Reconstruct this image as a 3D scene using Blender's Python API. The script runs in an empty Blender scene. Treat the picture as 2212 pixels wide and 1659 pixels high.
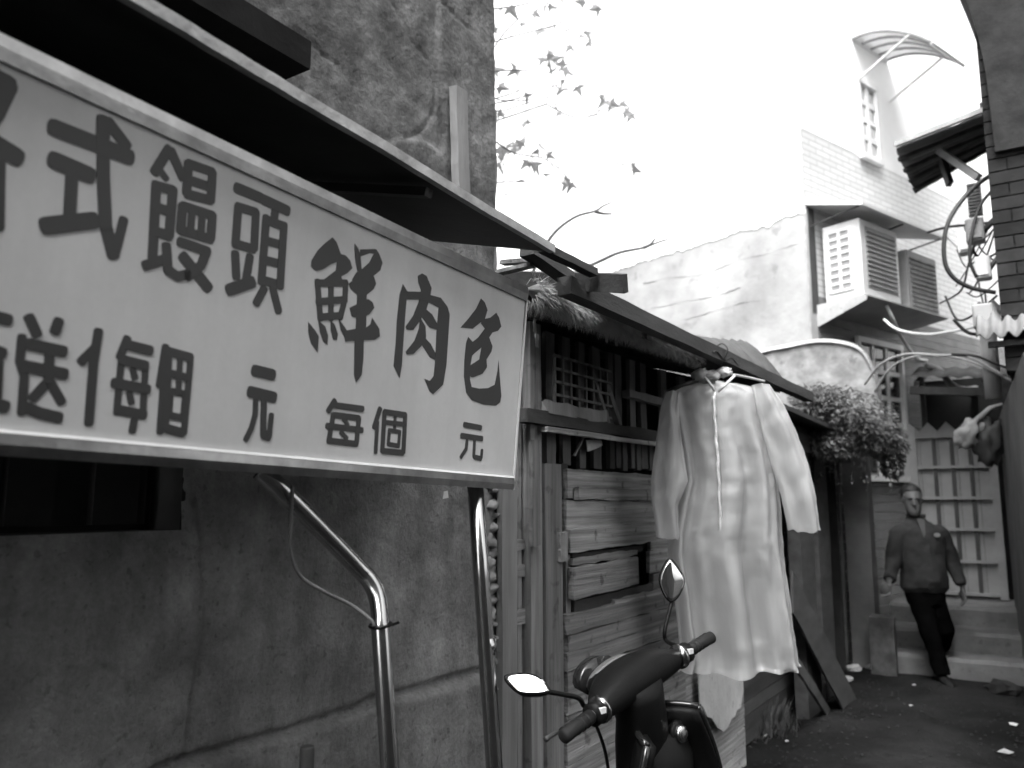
import bpy, math, random
from mathutils import Vector, Matrix, noise
random.seed(7)
R = math.radians
scene = bpy.context.scene

# ------------------------------------------------------------------ camera, sky, sun, exposure
EYE = Vector((0.0, 0.0, 1.53)); YAW = R(33.5); PITCH = R(8.35); FPX = 1737.0; CXP, CYP = 1106.0, 829.5
cam_data = bpy.data.cameras.new('camera'); cam = bpy.data.objects.new('camera', cam_data)
scene.collection.objects.link(cam); scene.camera = cam
cam.location = EYE; cam.rotation_euler = (R(90) + PITCH, 0, YAW)
cam_data.sensor_width = 36.0; cam_data.lens = 36.0 * FPX / 2212.0
cam_data.clip_start = 0.05; cam_data.clip_end = 1000
cam_data.dof.use_dof = True; cam_data.dof.focus_distance = 2.35; cam_data.dof.aperture_fstop = 2.9

SUN_EL, SUN_AZ = R(56), R(287)          # azimuth measured from +X, counter-clockwise, of the direction towards the sun
world = bpy.data.worlds.new('World'); scene.world = world; world.use_nodes = True
wn = world.node_tree.nodes; wl = world.node_tree.links
bg = wn['Background']; sky = wn.new('ShaderNodeTexSky'); sky.sky_type = 'NISHITA'; sky.sun_disc = False
sky.sun_elevation = SUN_EL; sky.sun_rotation = R(90) - SUN_AZ; sky.air_density = 1.0; sky.dust_density = 6.0; sky.ozone_density = 1.0
bw = wn.new('ShaderNodeRGBToBW'); wl.new(sky.outputs[0], bw.inputs[0]); wl.new(bw.outputs[0], bg.inputs['Color'])
bg.inputs['Strength'].default_value = 0.15
sun_data = bpy.data.lights.new('sun', 'SUN'); sun_data.energy = 0.55; sun_data.angle = R(35); sun_data.color = (1, 1, 1)
sun = bpy.data.objects.new('sun', sun_data); scene.collection.objects.link(sun)
sun_dir = Vector((math.cos(SUN_EL) * math.cos(SUN_AZ), math.cos(SUN_EL) * math.sin(SUN_AZ), math.sin(SUN_EL)))
sun.rotation_euler = sun_dir.to_track_quat('Z', 'Y').to_euler(); sun.location = (0, 0, 20)
vs = scene.view_settings; vs.view_transform = 'Standard'; vs.look = 'None'; vs.gamma = 1.0; vs.exposure = 2.05
vs.use_curve_mapping = False
scene.cycles.max_bounces = 5; scene.cycles.transparent_max_bounces = 6
scene.cycles.use_adaptive_sampling = True; scene.cycles.adaptive_threshold = 0.03

# ------------------------------------------------------------------ measuring: a sight line from the photograph met with a real plane
_fh = Vector((-math.sin(YAW), math.cos(YAW), 0)); RIGHT = Vector((math.cos(YAW), math.sin(YAW), 0))
FWD = _fh * math.cos(PITCH) + Vector((0, 0, 1)) * math.sin(PITCH); UPV = RIGHT.cross(FWD)
def ray(x, y): return FWD + RIGHT * ((x - CXP) / FPX) - UPV * ((y - CYP) / FPX)
def onx(x, y, X): d = ray(x, y); return EYE + d * (X / d.x)
def ony(x, y, Y): d = ray(x, y); return EYE + d * (Y / d.y)
def onz(x, y, Z): d = ray(x, y); return EYE + d * ((Z - EYE.z) / d.z)
def dep(x, y, t): return EYE + ray(x, y) * t
def onp(x, y, p, n): d = ray(x, y); return EYE + d * ((p - EYE).dot(n) / d.dot(n))
def V(*a): return Vector(a)

# ------------------------------------------------------------------ mesh building
class MB:
    def __init__(s): s.v = []; s.f = []
    def add(s, vs_, fs_):
        o = len(s.v); s.v += [Vector(p) for p in vs_]; s.f += [tuple(i + o for i in f) for f in fs_]; return s
    def hexa(s, c):      # 8 corners: bottom ring 0-3, top ring 4-7
        return s.add(c, [(3, 2, 1, 0), (4, 5, 6, 7), (0, 1, 5, 4), (1, 2, 6, 5), (2, 3, 7, 6), (3, 0, 4, 7)])
    def box(s, x0, x1, y0, y1, z0, z1):
        return s.hexa([(x0, y0, z0), (x1, y0, z0), (x1, y1, z0), (x0, y1, z0), (x0, y0, z1), (x1, y0, z1), (x1, y1, z1), (x0, y1, z1)])
    def obox(s, c, ax, ay, az):   # centre and half-axes
        c = Vector(c); ax = Vector(ax); ay = Vector(ay); az = Vector(az)
        return s.hexa([c - ax - ay - az, c + ax - ay - az, c + ax + ay - az, c - ax + ay - az, c - ax - ay + az, c + ax - ay + az, c + ax + ay + az, c - ax + ay + az])
    def bar(s, p, q, w, t, upv=(0, 0, 1)):   # straight bar of section w (sideways) x t (along upv)
        p = Vector(p); q = Vector(q); d = (q - p).normalized(); a = d.cross(Vector(upv))
        if a.length < 1e-4: a = d.cross(Vector((1, 0, 0)))
        a.normalize(); b = a.cross(d)
        return s.obox((p + q) / 2, a * w / 2, d * (q - p).length / 2, b * t / 2)
    def plank(s, p, q, wv, tv, n=8, jit=0.003):   # board from p to q; wv full width vector, tv full thickness vector; edges a little uneven
        p = Vector(p); q = Vector(q); wv = Vector(wv); tv = Vector(tv); d = (q - p)
        rings = []; seed = random.random() * 100
        for i in range(n + 1):
            t = i / n; c = p + d * t; ring = []
            for k, (a, b) in enumerate(((-.5, -.5), (.5, -.5), (.5, .5), (-.5, .5))):
                e = noise.noise(Vector((t * n * .45, k * 7.3 + seed, seed))) * jit * 2 + random.uniform(-jit, jit) * .5
                g = noise.noise(Vector((t * n * .35 + 31, k * 3.3 + seed, seed))) * jit
                ring.append(c + wv * a * (1 + e / max(wv.length, 1e-4) * 2) + tv * (b + g / max(tv.length, 1e-4)) + (d.normalized() * random.uniform(-jit, jit) * 1.5 if i in (0, n) else V(0, 0, 0)))
            rings.append(ring)
        return s.loft(rings)
    def loft(s, rings, cap=True, closed=True):
        o = len(s.v); n = len(rings[0])
        for rg in rings: s.v += [Vector(p) for p in rg]
        for i in range(len(rings) - 1):
            for k in range(n if closed else n - 1):
                k2 = (k + 1) % n
                s.f.append((o + i * n + k, o + i * n + k2, o + (i + 1) * n + k2, o + (i + 1) * n + k))
        if cap and closed:
            s.f.append(tuple(o + k for k in reversed(range(n)))); m = len(rings) - 1
            s.f.append(tuple(o + m * n + k for k in range(n)))
        return s
    def tube(s, pts, rad, n=10, cap=True):
        pts = [Vector(p) for p in pts]; rads = rad if isinstance(rad, (list, tuple)) else [rad] * len(pts)
        t0 = (pts[1] - pts[0]).normalized(); a = t0.orthogonal().normalized(); rings = []
        for i, p in enumerate(pts):
            t = ((pts[i + 1] if i + 1 < len(pts) else p) - (pts[i - 1] if i else p)).normalized()
            a = (a - t * a.dot(t)).normalized(); b = t.cross(a)
            rings.append([p + (a * math.cos(2 * math.pi * k / n) + b * math.sin(2 * math.pi * k / n)) * rads[i] for k in range(n)])
        return s.loft(rings, cap)
    def prism(s, poly, ext):      # 3-D outline pushed along ext
        n = len(poly); ext = Vector(ext); poly = [Vector(p) for p in poly]
        o = len(s.v); s.v += poly + [p + ext for p in poly]
        s.f.append(tuple(o + k for k in reversed(range(n)))); s.f.append(tuple(o + n + k for k in range(n)))
        for k in range(n): s.f.append((o + k, o + (k + 1) % n, o + n + (k + 1) % n, o + n + k))
        return s
    def ball(s, c, r, nu=12, nv=8):
        c = Vector(c); r = Vector(r) if not isinstance(r, (int, float)) else V(r, r, r); rings = []
        for j in range(nv + 1):
            ph = -math.pi / 2 + math.pi * (j + .02 if j == 0 else j - .02 if j == nv else j) / nv
            rings.append([c + V(r.x * math.cos(ph) * math.cos(2 * math.pi * k / nu), r.y * math.cos(ph) * math.sin(2 * math.pi * k / nu), r.z * math.sin(ph)) for k in range(nu)])
        return s.loft(rings)
    def xf(s, m): s.v = [m @ p for p in s.v]; return s

def smooth_path(pts, n=8):     # Catmull-Rom through the points
    pts = [Vector(p) for p in pts]; out = []
    for i in range(len(pts) - 1):
        p0 = pts[max(i - 1, 0)]; p1 = pts[i]; p2 = pts[i + 1]; p3 = pts[min(i + 2, len(pts) - 1)]
        for k in range(n):
            t = k / n
            out.append(.5 * ((2 * p1) + (p2 - p0) * t + (2 * p0 - 5 * p1 + 4 * p2 - p3) * t * t + (3 * p1 - p0 - 3 * p2 + p3) * t ** 3))
    out.append(pts[-1]); return out

ORIG = {}
def obj(name, mb, mt, parent=None, smooth=False, remesh=0.0, smooth_it=0, bevel=0.0):
    base = ORIG.get(parent.as_pointer(), V(0, 0, 0)) if parent else V(0, 0, 0)
    me = bpy.data.meshes.new(name); me.from_pydata([tuple(p - base) for p in mb.v], [], mb.f); me.update()
    o = bpy.data.objects.new(name, me); scene.collection.objects.link(o)
    if parent: o.parent = parent
    ORIG[o.as_pointer()] = base
    if mt: me.materials.append(mt)
    if smooth: me.polygons.foreach_set('use_smooth', [True] * len(me.polygons))
    if remesh:
        m = o.modifiers.new('remesh', 'REMESH'); m.mode = 'VOXEL'; m.voxel_size = remesh; m.use_smooth_shade = True
    if smooth_it:
        m = o.modifiers.new('smooth', 'SMOOTH'); m.iterations = smooth_it; m.factor = .5
    if bevel:
        m = o.modifiers.new('bevel', 'BEVEL'); m.width = bevel; m.segments = 2; m.limit_method = 'ANGLE'
    return o
def thing(name, label, cat, loc=(0, 0, 0), group=None):
    o = bpy.data.objects.new(name, None); scene.collection.objects.link(o); o.location = loc; ORIG[o.as_pointer()] = Vector(loc)
    o.empty_display_size = .1
    o['label'] = label; o['category'] = cat
    if group: o['group'] = group
    return o
def tag(o, label=None, cat=None, group=None, kind=None):
    if label: o['label'] = label
    if cat: o['category'] = cat
    if group: o['group'] = group
    if kind: o['kind'] = kind
    return o

# ------------------------------------------------------------------ materials (all greys: the photograph is black and white)
def mat(name, v, rough=.85, amp=.25, scale=6.0, stretch=(1, 1, 1), bump=.2, bscale=40.0, rnd=.0, metal=0.0, spec=.3, stain=0.0, stain_scale=1.3, spots=0.0, spot_scale=25.0, fine=0.0, streak=0.0):
    m = bpy.data.materials.new(name); m.use_nodes = True; nt = m.node_tree; N = nt.nodes; L = nt.links
    b = N['Principled BSDF']; b.inputs['Roughness'].default_value = rough; b.inputs['Metallic'].default_value = metal
    b.inputs['Specular IOR Level'].default_value = spec
    tc = N.new('ShaderNodeTexCoord'); mp = N.new('ShaderNodeMapping'); mp.inputs['Scale'].default_value = stretch
    L.new(tc.outputs['Object'], mp.inputs[0])
    def math_(op, a, c):
        n = N.new('ShaderNodeMath'); n.operation = op
        for i, q in enumerate((a, c)):
            if isinstance(q, (int, float)): n.inputs[i].default_value = q
            else: L.new(q, n.inputs[i])
        return n.outputs[0]
    def ns(sc, det=6, ro=.6, vec=None):
        n = N.new('ShaderNodeTexNoise'); n.inputs['Scale'].default_value = sc; n.inputs['Detail'].default_value = det; n.inputs['Roughness'].default_value = ro
        L.new(vec or mp.outputs[0], n.inputs['Vector']); return n.outputs['Fac']
    def rng(x, a, b_, c, d):
        n = N.new('ShaderNodeMapRange'); n.inputs[1].default_value = a; n.inputs[2].default_value = b_; n.inputs[3].default_value = c; n.inputs[4].default_value = d; L.new(x, n.inputs[0]); return n.outputs[0]
    val = rng(ns(scale), .3, .7, v * (1 - amp), v * (1 + amp))
    if stain: val = math_('MULTIPLY', val, rng(ns(stain_scale, 4, .55, tc.outputs['Object']), .35, .65, 1 - stain, 1 + stain * .35))
    if spots:
        val = math_('MULTIPLY', val, rng(ns(spot_scale, 3, .5, tc.outputs['Object']), .62, .70, 1.0, 1 - spots))
    if fine: val = math_('MULTIPLY', val, rng(ns(75, 4, .7, tc.outputs['Object']), .3, .7, 1 - fine, 1 + fine))
    if streak:
        m2 = N.new('ShaderNodeMapping'); m2.inputs['Scale'].default_value = (7, 7, .5); L.new(tc.outputs['Object'], m2.inputs[0]); val = math_('MULTIPLY', val, rng(ns(1.6, 5, .6, m2.outputs[0]), .35, .65, 1 - streak, 1 + streak * .5))
    if rnd:
        oi = N.new('ShaderNodeObjectInfo'); val = math_('MULTIPLY', val, rng(oi.outputs['Random'], 0, 1, 1 - rnd, 1 + rnd))
    cc = N.new('ShaderNodeCombineColor')
    for i in range(3): L.new(val, cc.inputs[i])
    L.new(cc.outputs[0], b.inputs['Base Color'])
    if bump:
        bp = N.new('ShaderNodeBump'); bp.inputs['Strength'].default_value = bump; bp.inputs['Distance'].default_value = .01
        L.new(ns(bscale, 5, .65), bp.inputs['Height']); L.new(bp.outputs[0], b.inputs['Normal'])
    m['val'] = 0
    return m

M = {}
M['concrete'] = mat('old_concrete', .30, .92, .32, 7.0, bump=.7, bscale=60, stain=.35, stain_scale=2.2, spots=.3, spot_scale=48, fine=.16, streak=.18)
M['concrete_dimmed'] = mat('rough_dimmed_render', .125, .95, .4, 9.0, bump=.5, bscale=70, stain=.45, stain_scale=3.0, spots=.35, spot_scale=30, fine=.22, streak=.25)
M['concrete_pale'] = mat('pale_concrete', .42, .92, .2, 5, bump=.4, stain=.2, spots=.3)
M['mortar'] = mat('rubble_mortar', .17, .95, .3, 12, bump=.6)
M['stone'] = mat('rubble_stone', .24, .9, .3, 9, bump=.5, rnd=.3)
M['dark_void'] = mat('near_black_boards', .03, .95, .3, 5)  # one near-black tone for inner walls, shutters and window reveal
M['wood_h'] = mat('weathered_wood_along', .26, .88, .5, 6, stretch=(3, .25, 9), bump=.7, bscale=22, rnd=.32, stain=.25, spots=.5, spot_scale=17)
M['wood_v'] = mat('weathered_wood_upright', .20, .88, .45, 6, stretch=(5, 5, .25), bump=.6, bscale=22, rnd=.25, stain=.2, spots=.35, spot_scale=15)
M['wood_pale'] = mat('pale_timber', .21, .85, .25, 5, stretch=(3, 3, .3), bump=.3, bscale=30, rnd=.1, stain=.2)
M['wood_dark'] = mat('dark_timber', .05, .8, .35, 6, stretch=(2, .5, 2), bump=.3, rnd=.25)
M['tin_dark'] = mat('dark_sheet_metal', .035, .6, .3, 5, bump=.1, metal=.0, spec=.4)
M['tin_edge'] = mat('bare_sheet_edge', .38, .6, .35, 14, bump=.3, spec=.4)
M['sign_face'] = mat('sign_plastic', .65, .42, .05, 2, bump=.02, spec=.35, stain=.10, stain_scale=3, streak=.05, fine=.02)
M['ink'] = mat('sign_lettering', .052, .45, .1, 3, bump=.0, spec=.4)
M['steel'] = mat('stainless_tube', .5, .2, .12, 30, stretch=(1, 1, .1), bump=.03, metal=1.0)
M['chrome_trim'] = mat('scuffed_metal_trim', .36, .28, .10, 30, bump=.08, bscale=20, metal=1.0, stain=.3, stain_scale=12)
M['cable'] = mat('cable_sheath', .12, .5, .15, 8, bump=.0)
M['black_plastic'] = mat('black_plastic', .007, .5, .2, 8, bump=.1, bscale=90, spec=.14)
M['black_rubber'] = mat('black_rubber', .010, .7, .2, 8, bump=.1)
M['body_paint'] = mat('scooter_paint', .012, .22, .08, 4, bump=.02, spec=.6)
M['mirror'] = mat('mirror_glass', .9, .03, .0, 3, bump=.0, metal=1.0)
M['ground'] = mat('alley_ground', .016, .95, .45, 2.2, bump=1.0, spec=.08, bscale=22, stain=.45, stain_scale=.9, spots=.35, spot_scale=12)
M['step'] = mat('worn_concrete_step', .13, .92, .3, 4, bump=.5, stain=.3, spots=.3, spot_scale=20)
M['pillar'] = mat('grey_render_pillar', .13, .9, .2, 5, bump=.4, stain=.3)
M['metal_gate'] = mat('painted_gate', .30, .6, .12, 6, bump=.1, stain=.12)
M['gate_bar'] = mat('gate_bar_paint', .28, .55, .15, 6, bump=.1)
M['white_paint'] = mat('white_paint', .72, .5, .08, 6, bump=.06, stain=.1)
M['grey_paint'] = mat('grey_paint', .3, .5, .15, 6, bump=.08, stain=.1)
M['dark_metal'] = mat('dark_metal', .06, .5, .2, 9, bump=.1)
M['glass_dark'] = mat('dark_glass', .04, .08, .1, 3, bump=.0, spec=.6)
# ------------------------------------------------------------------ ground
def spread(a, lo, hi, step):
    n = max(1, round((hi - lo) / step)); return a + [lo + (hi - lo) * i / n for i in range(n + 1)]
def uniq(a): return sorted(set(round(x, 5) for x in a))
xs = uniq([-150, -60, -25, -12, -6] + spread([], -3.2, 1.2, .06) + [3, 6, 12, 25, 60, 150])
ys = uniq([-150, -60, -20, -8, -3] + spread([], 0, 11, .06) + [14, 20, 40, 80, 150])
g = MB()
for y in ys:
    for x in xs:
        z = 0.0
        if -3.3 < x < 1.3 and -.1 < y < 11.1:
            z = .022 * noise.fractal(V(x * 1.1, y * 1.1, 3.3), .8, 2.0, 5) + .010 * noise.noise(V(x * 7, y * 7, 1))
            z = max(-.05, min(.05, z))
        g.v.append(V(x, y, z))
nx = len(xs)
for j in range(len(ys) - 1):
    for i in range(nx - 1): g.f.append((j * nx + i, j * nx + i + 1, (j + 1) * nx + i + 1, (j + 1) * nx + i))
tag(obj('alley_ground', g, M['ground'], smooth=True), 'damp dark trodden ground of the narrow alley', kind='structure')

# ------------------------------------------------------------------ grey concrete house on the left
WX = -1.62; WEND = 2.33
house = thing('concrete_house', 'grey cracked concrete house wall behind the white stall sign', 'house', (WX, 1.0, 0))
def poly_dist(p, pl):
    best = 9
    for a, b in zip(pl, pl[1:]):
        d = b - a; L2 = d.length_squared; t = max(0, min(1, (p - a).dot(d) / L2)) if L2 else 0
        best = min(best, (p - a - d * t).length)
    return best
def w2(x, y): q = onx(x, y, WX); return Vector((q.y, q.z))
cracks = [   # sight lines of the cracks on the wall plane, depth and half-width
    ([w2(x, y) for x, y in ((330, 1675), (400, 1645), (520, 1612), (640, 1575), (760, 1540), (820, 1512), (900, 1492), (1000, 1460), (1040, 1448))], .030, .011),
    ([w2(x, y) for x, y in ((425, 1080), (435, 1130), (440, 1180), (438, 1230), (445, 1300), (440, 1380), (430, 1440), (415, 1500), (405, 1590), (400, 1640))], .010, .005),
    ([w2(x, y) for x, y in ((405, 1165), (430, 1195), (442, 1190), (465, 1180))], .010, .006),
    ([w2(x, y) for x, y in ((805, 1158), (830, 1170), (852, 1180), (862, 1200), (855, 1240), (840, 1290))], .006, .005),
    ([w2(x, y) for x, y in ((860, 10), (900, 90), (935, 130), (950, 190), (945, 240), (920, 280), (880, 300))], .006, .005),
    ([w2(x, y) for x, y in ((950, 0), (990, 40), (1030, 70))], .006, .005),
    ([w2(x, y) for x, y in ((640, 60), (690, 100), (735, 140))], .006, .006),
]
win_r, win_b = w2(395, 1145); win_t = 2.05; win_l = -.35
patch = [w2(x, y) for x, y in ((0, -200), (860, 10), (900, 90), (935, 130), (950, 190), (945, 240), (920, 280), (870, 310), (0, 500))]
def wall_depth(y, z):
    p = Vector((y, z)); d = .012 * noise.fractal(V(y * 1.6, z * 1.6, 9), .9, 2, 4) + .0035 * noise.noise(V(y * 14, z * 14, 4)) + .0022 * noise.noise(V(y * 38, z * 38, 2))
    for pl, dp, hw in cracks:
        lo = min(q.x for q in pl) - .03; hi = max(q.x for q in pl) + .03
        if lo < y < hi:
            e = poly_dist(p + Vector((noise.noise(V(y * 30, z * 30, 0)), noise.noise(V(y * 30, z * 30, 7)))) * .006, pl)
            d -= dp * math.exp(-(e / hw) ** 2)
    lower = z - (.97 + .01 * math.sin(y * 5))          # the plinth below the long crack stands a little proud
    if lower < 0: d += .012 * min(1, -lower / .02)
    q = z - 2.62 - .12 * noise.noise(V(y * 2.3, 5, 1)); s_ = y - (2.02 + .14 * noise.noise(V(z * 3, 1, 2)))
    if q > 0 and s_ < 0: d -= .010 * min(1, q / .015) * min(1, -s_ / .015)      # where the upper render has come away
    v = noise.voronoi(V(y * 22, z * 22, 0))[0][0]
    if v < .12 and noise.noise(V(y * 2, z * 2, 8)) > .05: d -= .004
    return d
gy = uniq(spread([], -4, -.4, .9) + spread([], -.35, .55, .05) + spread([], .55, WEND, .0095) + [win_r, win_l])
gz = uniq([0, .2, .4] + spread([], .45, 3.7, .0095) + [4.2, 5, 6] + [win_b, win_t])
wv = MB(); ny = len(gy)
for z in gz:
    for y in gy: wv.v.append(V(WX + (wall_depth(y, z) if y > -.36 and .44 < z < 3.71 else 0), y, z))
for j in range(len(gz) - 1):
    for i in range(ny - 1):
        cy, cz = (gy[i] + gy[i + 1]) / 2, (gz[j] + gz[j + 1]) / 2
        if win_l < cy < win_r and win_b < cz < win_t: continue
        wv.f.append((j * ny + i, j * ny + i + 1, (j + 1) * ny + i + 1, (j + 1) * ny + i))
wo = obj('wall', wv, M['concrete'], house, smooth=True); wo.data.materials.append(M['concrete_dimmed'])
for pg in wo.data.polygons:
    if pg.center.z > 2.24: pg.material_index = 1       # rougher render above the canopy line, darkened in colour to balance the light
b = MB(); b.box(-6, WX - .04, WEND - .25, WEND - .004, 0, 6); obj('side_wall', b, M['concrete'], house)
b = MB(); b.box(-6, WX - .14, -4, WEND - .26, 5.8, 6); obj('roof', b, M['concrete'], house)
b = MB(); b.box(-6.2, -6.01, -4, WEND, 0, 6).box(-6, WX - .14, -4.2, -4.01, 0, 6); obj('rear_wall', b, M['concrete'], house)
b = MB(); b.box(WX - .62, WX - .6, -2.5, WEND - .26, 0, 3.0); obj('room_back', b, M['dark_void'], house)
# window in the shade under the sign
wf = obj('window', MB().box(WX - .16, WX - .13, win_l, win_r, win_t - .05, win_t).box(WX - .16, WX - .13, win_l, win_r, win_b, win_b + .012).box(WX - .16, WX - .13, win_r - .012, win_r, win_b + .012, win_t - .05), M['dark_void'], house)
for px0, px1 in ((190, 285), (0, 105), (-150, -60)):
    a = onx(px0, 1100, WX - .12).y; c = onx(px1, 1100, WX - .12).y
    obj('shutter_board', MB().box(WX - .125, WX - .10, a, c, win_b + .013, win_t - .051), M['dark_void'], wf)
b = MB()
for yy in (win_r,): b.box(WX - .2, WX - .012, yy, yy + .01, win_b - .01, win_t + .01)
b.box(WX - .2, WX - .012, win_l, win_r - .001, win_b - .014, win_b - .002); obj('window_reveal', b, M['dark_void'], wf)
# dark concrete hood slab above
lz = 2.60
M['hood_black'] = mat('black_slab', .012, .9, .3, 6, bump=.2, spec=.1); hood = MB().box(WX - .05, -1.36, -3, onx(670, 160, -1.36).y, 2.53, 2.60); obj('window_hood', hood, M['hood_black'], house)
# pale timber batten standing against the wall
t0 = onx(985, 195, WX + .02); t1 = onx(992, 405, WX + .02)
obj('batten', MB().plank(V(WX + .03, t1.y - .0, t1.z - .05), V(WX + .03, t0.y, t0.z), (0, .062, 0), (.03, 0, 0), 10, .002), M['wood_pale'], house)
# rubble showing at the broken corner of the wall
obj('mortar_edge', MB().plank(V(WX - .03, WEND - .005, .0), V(WX - .03, WEND - .005, 3.0), (0, .05, 0), (.05, 0, 0), 60, .006), M['mortar'], house)
for i in range(30):
    z = .42 + i * .041 + random.uniform(-.008, .008)
    yy = WEND - .012 + random.uniform(-.014, .016) + .02 * (z < 1.0); r = random.uniform(.017, .032)
    s = MB().ball((0, 0, 0), 1, 9, 6)
    sy, sz = random.uniform(.8, 1.7), random.uniform(.6, 1.1); s.v = [V(WX - .012, yy, z) + V(p.x * .035, p.y * r * sy + p.z * r * .25, p.z * r * sz) * (1 + .7 * noise.noise(p * 1.3 + V(i * 3.1, 0, 0)) + .25 * noise.noise(p * 4 + V(i, 0, 0))) for p in s.v]
    obj('stone', s, M['stone'], house, smooth=True)
    if i % 2:
        s = MB().ball((0, 0, 0), 1, 8, 5); r2 = random.uniform(.012, .02)
        s.v = [V(WX - .02, yy + r + r2 * .8, z + random.uniform(-.01, .01)) + V(p.x * .03, p.y * r2, p.z * r2) * (1 + .35 * noise.noise(p * 1.9 + V(i * 2.1, 4, 0))) for p in s.v]
        obj('stone', s, M['stone'], house, smooth=True)

# ------------------------------------------------------------------ sheet canopy over the sign
awn = thing('sheet_canopy', 'dark sheet metal canopy projecting over the white sign', 'canopy', (WX, 0.6, 2.26))
AX = -1.1
def awz(y): return 2.307 - .049 * y
y_r = onx(1190, 545, AX).y
b = MB(); nseg = 26
rings = []
for i in range(nseg + 1):
    y = -1.6 + (y_r + 1.6) * i / nseg; w = .004 * noise.noise(V(y * 3, 0, 0))
    rings.append([V(WX + .02, y, awz(y) + .13), V(AX, y, awz(y) + w), V(AX, y, awz(y) + .006 + w), V(WX + .02, y, awz(y) + .136)])
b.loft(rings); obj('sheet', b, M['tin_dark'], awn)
e = MB(); rings = []
for i in range(nseg * 3 + 1):
    y = -1.6 + (y_r + 1.6) * i / (nseg * 3); w = .004 * noise.noise(V(y * 3, 0, 0)); w2_ = .0025 * noise.noise(V(y * 14, 3, 0))
    rings.append([V(AX - .004, y, awz(y) - .003 + w + w2_), V(AX + .014, y, awz(y) - .004 + w + w2_), V(AX + .014, y, awz(y) + .018 + w + w2_), V(AX - .004, y, awz(y) + .022 + w)])
e.loft(rings); obj('rolled_edge', e, M['tin_edge'], awn)
for yy in (-.9, .3, 1.35):
    obj('bracket', MB().bar(V(WX + .02, yy, awz(yy) + .11), V(AX - .02, yy, awz(yy) - .016), .025, .02), M['dark_metal'], awn)
# ------------------------------------------------------------------ white stall sign with black lettering
SB = V(-1.22, 0, 1.57); SU = V(.05, 0, .565).normalized(); SY = V(0, 1, 0); SN = SY.cross(SU).normalized()
if SN.x < 0: SN = -SN
def sgn(x, y):        # a point of the photograph on the sign's face -> (along, up)
    q = onp(x, y, SB, SN) - SB; return Vector((q.y, q.dot(SU)))
def spt(s, h, o=0.0): return SB + SY * s + SU * h + SN * o
SR = sgn(1120, 840).x
tl, tr = sgn(0, 80), sgn(1137, 625); bl, br = sgn(0, 978), sgn(1107, 1055)
tk = (tr.y - tl.y) / (tr.x - tl.x); bk = (br.y - bl.y) / (br.x - bl.x)
SL = -.12
def top(s): return tl.y + tk * (s - tl.x)
def bot(s): return bl.y + bk * (s - bl.x)
sign = thing('stall_sign', 'white box sign with black Chinese lettering hung under the dark canopy', 'sign', spt(SR, bot(SR), -.03))
FT = .034; FB = .028
p = MB(); c = [(SL, bot(SL) + FB * .6), (SR, bot(SR) + FB * .6), (SR, top(SR) - FT * .6), (SL, top(SL) - FT * .6)]
p.prism([spt(s, h, -.075) for s, h in c], SN * .075); obj('panel', p, M['sign_face'], sign)
def frame_bar(f0, f1, n=40, wob=.0012):
    m = MB(); rings = []
    for i in range(n + 1):
        s = SL + (SR + .003 - SL) * i / n; a, d = f0(s), f1(s); w = wob * noise.noise(V(s * 9, a * 3, 1))
        rings.append([spt(s, a, -.08), spt(s, a, .006 + w), spt(s, (a + d) / 2, .0085 + w), spt(s, d, .006 + w), spt(s, d, -.08)])
    m.loft(rings); return m
obj('top_frame', frame_bar(lambda s: top(s) - FT, lambda s: top(s) + .004), M['chrome_trim'], sign, smooth=False)
obj('bottom_frame', frame_bar(lambda s: bot(s) - .004, lambda s: bot(s) + FB), M['chrome_trim'], sign)
obj('bottom_lip', MB().prism([spt(SL, bot(SL) + FB, .009), spt(SR + .002, bot(SR) + FB, .009), spt(SR + .002, bot(SR) + FB + .005, .006), spt(SL, bot(SL) + FB + .005, .006)], SN * -.004), M['white_paint'], sign)
obj('end_cap', MB().prism([spt(SR + .003, bot(SR) - .004, -.078), spt(SR + .003, bot(SR) - .004, .004), spt(SR + .003, top(SR) - FT, .004), spt(SR + .003, top(SR) - FT, -.078)], SY * .006), M['white_paint'], sign)
_lv = [0]
def lift(): _lv[0] = (_lv[0] + 1) % 14; return .0004 + _lv[0] * .00004
def capsule(mb, a, b_, w):
    d = b_ - a; L_ = d.length
    d = d / L_ if L_ > 1e-6 else Vector((1, 0)); n = Vector((-d.y, d.x)); r = w / 2; pts = []
    for k in range(7):
        t = math.pi / 2 - math.pi * k / 6; q = abs(math.cos(t)) ** .6; pts.append(b_ + n * (r * math.sin(t)) + d * (r * .75 * q))
    for k in range(7):
        t = -math.pi / 2 + math.pi * k / 6; q = abs(math.cos(t)) ** .6; pts.append(a + n * (r * math.sin(t)) - d * (r * .75 * q))
    mb.prism([spt(p_.x, p_.y, .0003) for p_ in pts], SN * lift())
def glyph(fr, strokes, w=None, polys=()):
    x0, y0, s = fr; k = .60636
    cv = lambda q: sgn((x0 + q[0] / s) * k, (y0 + q[1] / s) * k)
    m = MB()
    for st in strokes:
        ww = w
        if isinstance(st[0], (int, float)): ww = st[0]; st = st[1:]
        pp = [cv(q) for q in st]
        for a, b_ in zip(pp, pp[1:]): capsule(m, a, b_, ww)
    for pl in polys:
        m.prism([spt(*cv(q), .0003) for q in pl], SN * lift())
    return obj('letter', m, M['ink'], sign)
C1 = (0, 200, 2.0738); C2 = (480, 480, 2.5523); C3 = (1080, 830, 2.5523); C4 = (0, 1060, 3.0722); C5 = (820, 1270, 2.3042)
glyph(C1, [(.030, (-260, 60), (60, 215)), (.026, (60, 215), (-40, 420), (-110, 520)), (.028, (-330, 470), (120, 745)), (.020, (-15, 700), (-25, 1260)), (.02, (-25, 1260), (-120, 1180))])
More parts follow.
